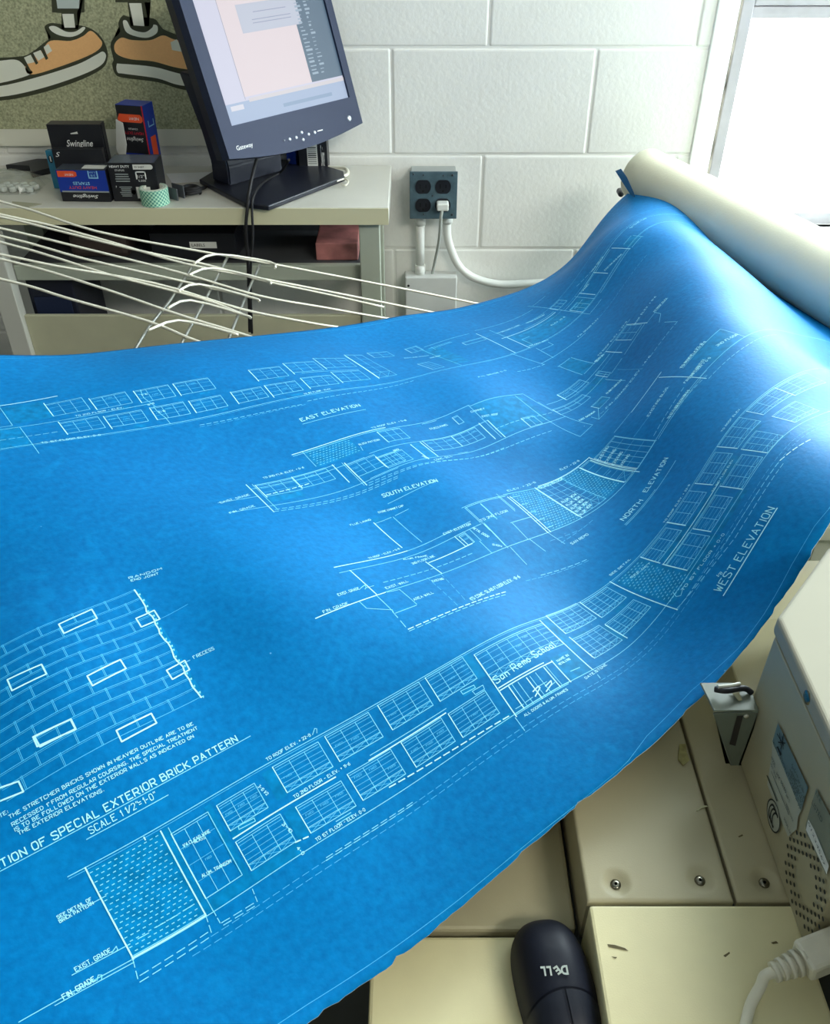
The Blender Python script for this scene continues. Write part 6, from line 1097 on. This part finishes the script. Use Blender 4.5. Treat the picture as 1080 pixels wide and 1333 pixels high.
# scratches, scraps
def scrap(name, label, pts, z, m, cat='scrap'):
    o = prism(name, [(q_.x, q_.y) for q_ in [on_z(x, y, z) for x, y in pts]], z, z + .0006, m); return tag(o, label, cat)
MARK = mat('brown_scuff', (0.10, 0.08, 0.03), .7)
def scuff(pts, z, x='scuff_mark'):
    o = from_py(x, [on_z(a, b_, z + .0004) for a, b_ in pts], [tuple(range(len(pts)))], MARK, sc_); o.matrix_parent_inverse = Matrix.Translation(sc_.location).inverted()
scuff([(790, 1229), (800, 1230), (813, 1234), (818, 1238), (808, 1236), (793, 1233)], ZB); scuff([(795, 1245), (803, 1246), (801, 1248)], ZB)
scuff([(941, 1244), (949, 1239), (950, 1241), (944, 1246)], ZB); scuff([(1003, 1227), (1010, 1225), (1013, 1228), (1006, 1229)], ZB); scuff([(960, 1089), (966, 1086), (967, 1088), (962, 1090)], ZB - .001)
scrap('paper_scrap', 'crumpled yellow scrap of paper beside the dark seam on the scanner panel', [(884, 969), (892, 969), (893, 978), (897, 990), (889, 997), (882, 989), (883, 978)], ZB + .0002, mat('yellow_scrap', (0.36, 0.33, 0.14), .8, noise=.4, nscale=150))
scrap('thread_scrap', 'thin pale thread lying across the dark seam between the scanner panels', [(906, 1056), (912, 1050), (919, 1049), (921, 1050.5), (913, 1052), (908, 1056)], ZB + .0002, mat('pale_thread', (0.45, 0.45, 0.28), .8))
# power plug and lead
pg = empty('power_lead', on_z(1040, 1262, ZB), 'white power plug with ribbed strain relief and cable at the lower right', 'cable')
a0 = on_z(1006, 1266, ZB + .022); a1 = on_z(1046, 1250, ZB + .026); dirp = (a1 - a0).normalized()
a2 = a1 + dirp * .0235; a3 = a2 + dirp * .055
for k in range(5):
    c_ = a0.lerp(a1, k / 4.4); tube('strain_rib', [c_, c_ + dirp * .0030], .0068 + .0007 * k, IVORY, pg, 14, False)
tube('strain_relief', [a0, a1], .0052, IVORY, pg, 12, False)
yv = Vector((-dirp.y, dirp.x, 0)).normalized(); zv = dirp.cross(yv)
MPL = Matrix(((dirp.x, yv.x, zv.x, a1.x), (dirp.y, yv.y, zv.y, a1.y), (dirp.z, yv.z, zv.z, a1.z), (0, 0, 0, 1)))
box('plug_body', -.002, .045, -.0115, .0115, -.0095, .0095, IVORY, pg, .003, M=MPL)
tube('cord', [a0 + dirp * .004, a0 - dirp * .006, on_z(990, 1283, ZB + .016), on_z(978, 1305, ZB + .008), on_z(972, 1325, ZB + .0045), on_z(964, 1365, ZB + .0045)], .0038, IVORY, pg, 12)
adopt(pg)

# ------------------------------------------------------------------ computer mouse
ms = empty('computer_mouse', (0.10, 0.30, ZL), 'black computer mouse with silver lettering on the beige panel at the bottom', 'mouse')
MC = Matrix.Translation((0.1035, 0.2915, ZL + .0012)) @ Matrix.Rotation(math.radians(8), 4, 'Z')      # local +y : rear (away), -y : buttons
def mouse_h(x, y):      # x,y in [-1,1]
    return (1 - abs(x) ** 2.6) ** .5 * (1 - abs(y) ** 3.2) ** .5 * (0.0335 + .004 * y - .006 * y * y)
def mouse_pt(x, y, e=0.0):
    w = .0290 * (1 - .10 * max(0, -y)) * (1 - abs(y) ** 2.8 * .0) 
    return x * w * (1 - abs(y) ** 3.4) ** .42, y * .057
def grid_mouse(name, m, x0, x1, y0, y1, e, n=28, arc=0.0):
    V = []; F = []
    for j in range(n + 1):
        for i in range(n + 1):
            x = x0 + (x1 - x0) * i / n; yb = y0 + (y1 - y0) * j / n
            y = max(-.998, min(.998, yb + (arc * (1 - x * x) * (j / n if y1 < .9 else 1 - j / n))))
            x = max(-.998, min(.998, x))
            a, b_ = mouse_pt(x, y); V.append(MC @ Vector((a, b_, .004 + mouse_h(x, y) + e)))
    for j in range(n):
        for i in range(n): F.append((j * (n + 1) + i, j * (n + 1) + i + 1, (j + 1) * (n + 1) + i + 1, (j + 1) * (n + 1) + i))
    return from_py(name, V, F, m, ms, True)
MBK = mat('mouse_black', (0.005, 0.007, 0.016), .5, spec=.25, bump=.05, bscale=2500); MBT = mat('mouse_button_black', (0.008, 0.011, 0.021), .45, spec=.3)
grid_mouse('mouse_shell', MBK, -1, 1, -1, 1, -.0012, 40)
grid_mouse('palm_cover', MBK, -1, 1, -.25, 1, 0.0, 30, .16)
grid_mouse('button', MBT, -1, -.05, -1, -.28, 0.0, 24, .16); grid_mouse('button', MBT, .05, 1, -1, -.28, 0.0, 24, .16)
bm = bmesh.new(); prof_ = []
N_ = 48
lo_ = []; hi_ = []
for k in range(N_):
    a = 2 * math.pi * k / N_; c_, s_ = math.cos(a), math.sin(a)
    y = s_ * .999; sgn = 1 if c_ >= 0 else -1
    xx = .0290 * (1 - .10 * max(0, -y)) * (1 - abs(y) ** 3.4) ** .42 * sgn; yy_ = y * .057
    lo_.append(bm.verts.new(MC @ Vector((xx * .96, yy_ * .98, 0)))); hi_.append(bm.verts.new(MC @ Vector((xx, yy_, .0055))))
for k in range(N_): bm.faces.new((lo_[k], lo_[(k + 1) % N_], hi_[(k + 1) % N_], hi_[k]))
bm.faces.new(lo_[::-1]); from_bm('mouse_base', bm, MBK, ms, True)
hw = .0335
tube('scroll_wheel', [MC @ Vector((-.0030, -.044, hw - .0075)), MC @ Vector((.0030, -.044, hw - .0075))], .0080, RUBBER, ms, 20, False)
SILV = mat('silver_print', (0.45, 0.50, 0.46), .3, metal=.4)
lx = on_z(736, 1257, ZL + .037); 
zl_ = ZL + .0398
A_ = on_z(737, 1268, zl_); B_ = on_z(701, 1270, zl_)
ML = Matrix.Translation(A_ + Vector((0, 0.0, 0))) @ Matrix.Rotation(math.atan2((B_ - A_).y, (B_ - A_).x), 4, 'Z')
wd = (B_ - A_).length
ML = Matrix.Translation(on_z(738, 1257, zl_)) @ Matrix.Rotation(math.radians(183), 4, 'Z')
hL = .0062
for s_, x_, w_ in (('D', 0, .26), ('L', .60, .17), ('L', .81, .17)):
    text('logo_letter', s_, ML @ Matrix.Translation((x_ * wd, 0, 0)), hL, SILV, ms, w=w_ * wd, bold=.04)
text('logo_letter', 'E', ML @ Matrix.Translation((.37 * wd, -.0004, 0)) @ Matrix.Rotation(math.radians(30), 4, 'Z'), hL * .9, SILV, ms, w=.18 * wd, bold=.04)
adopt(ms)
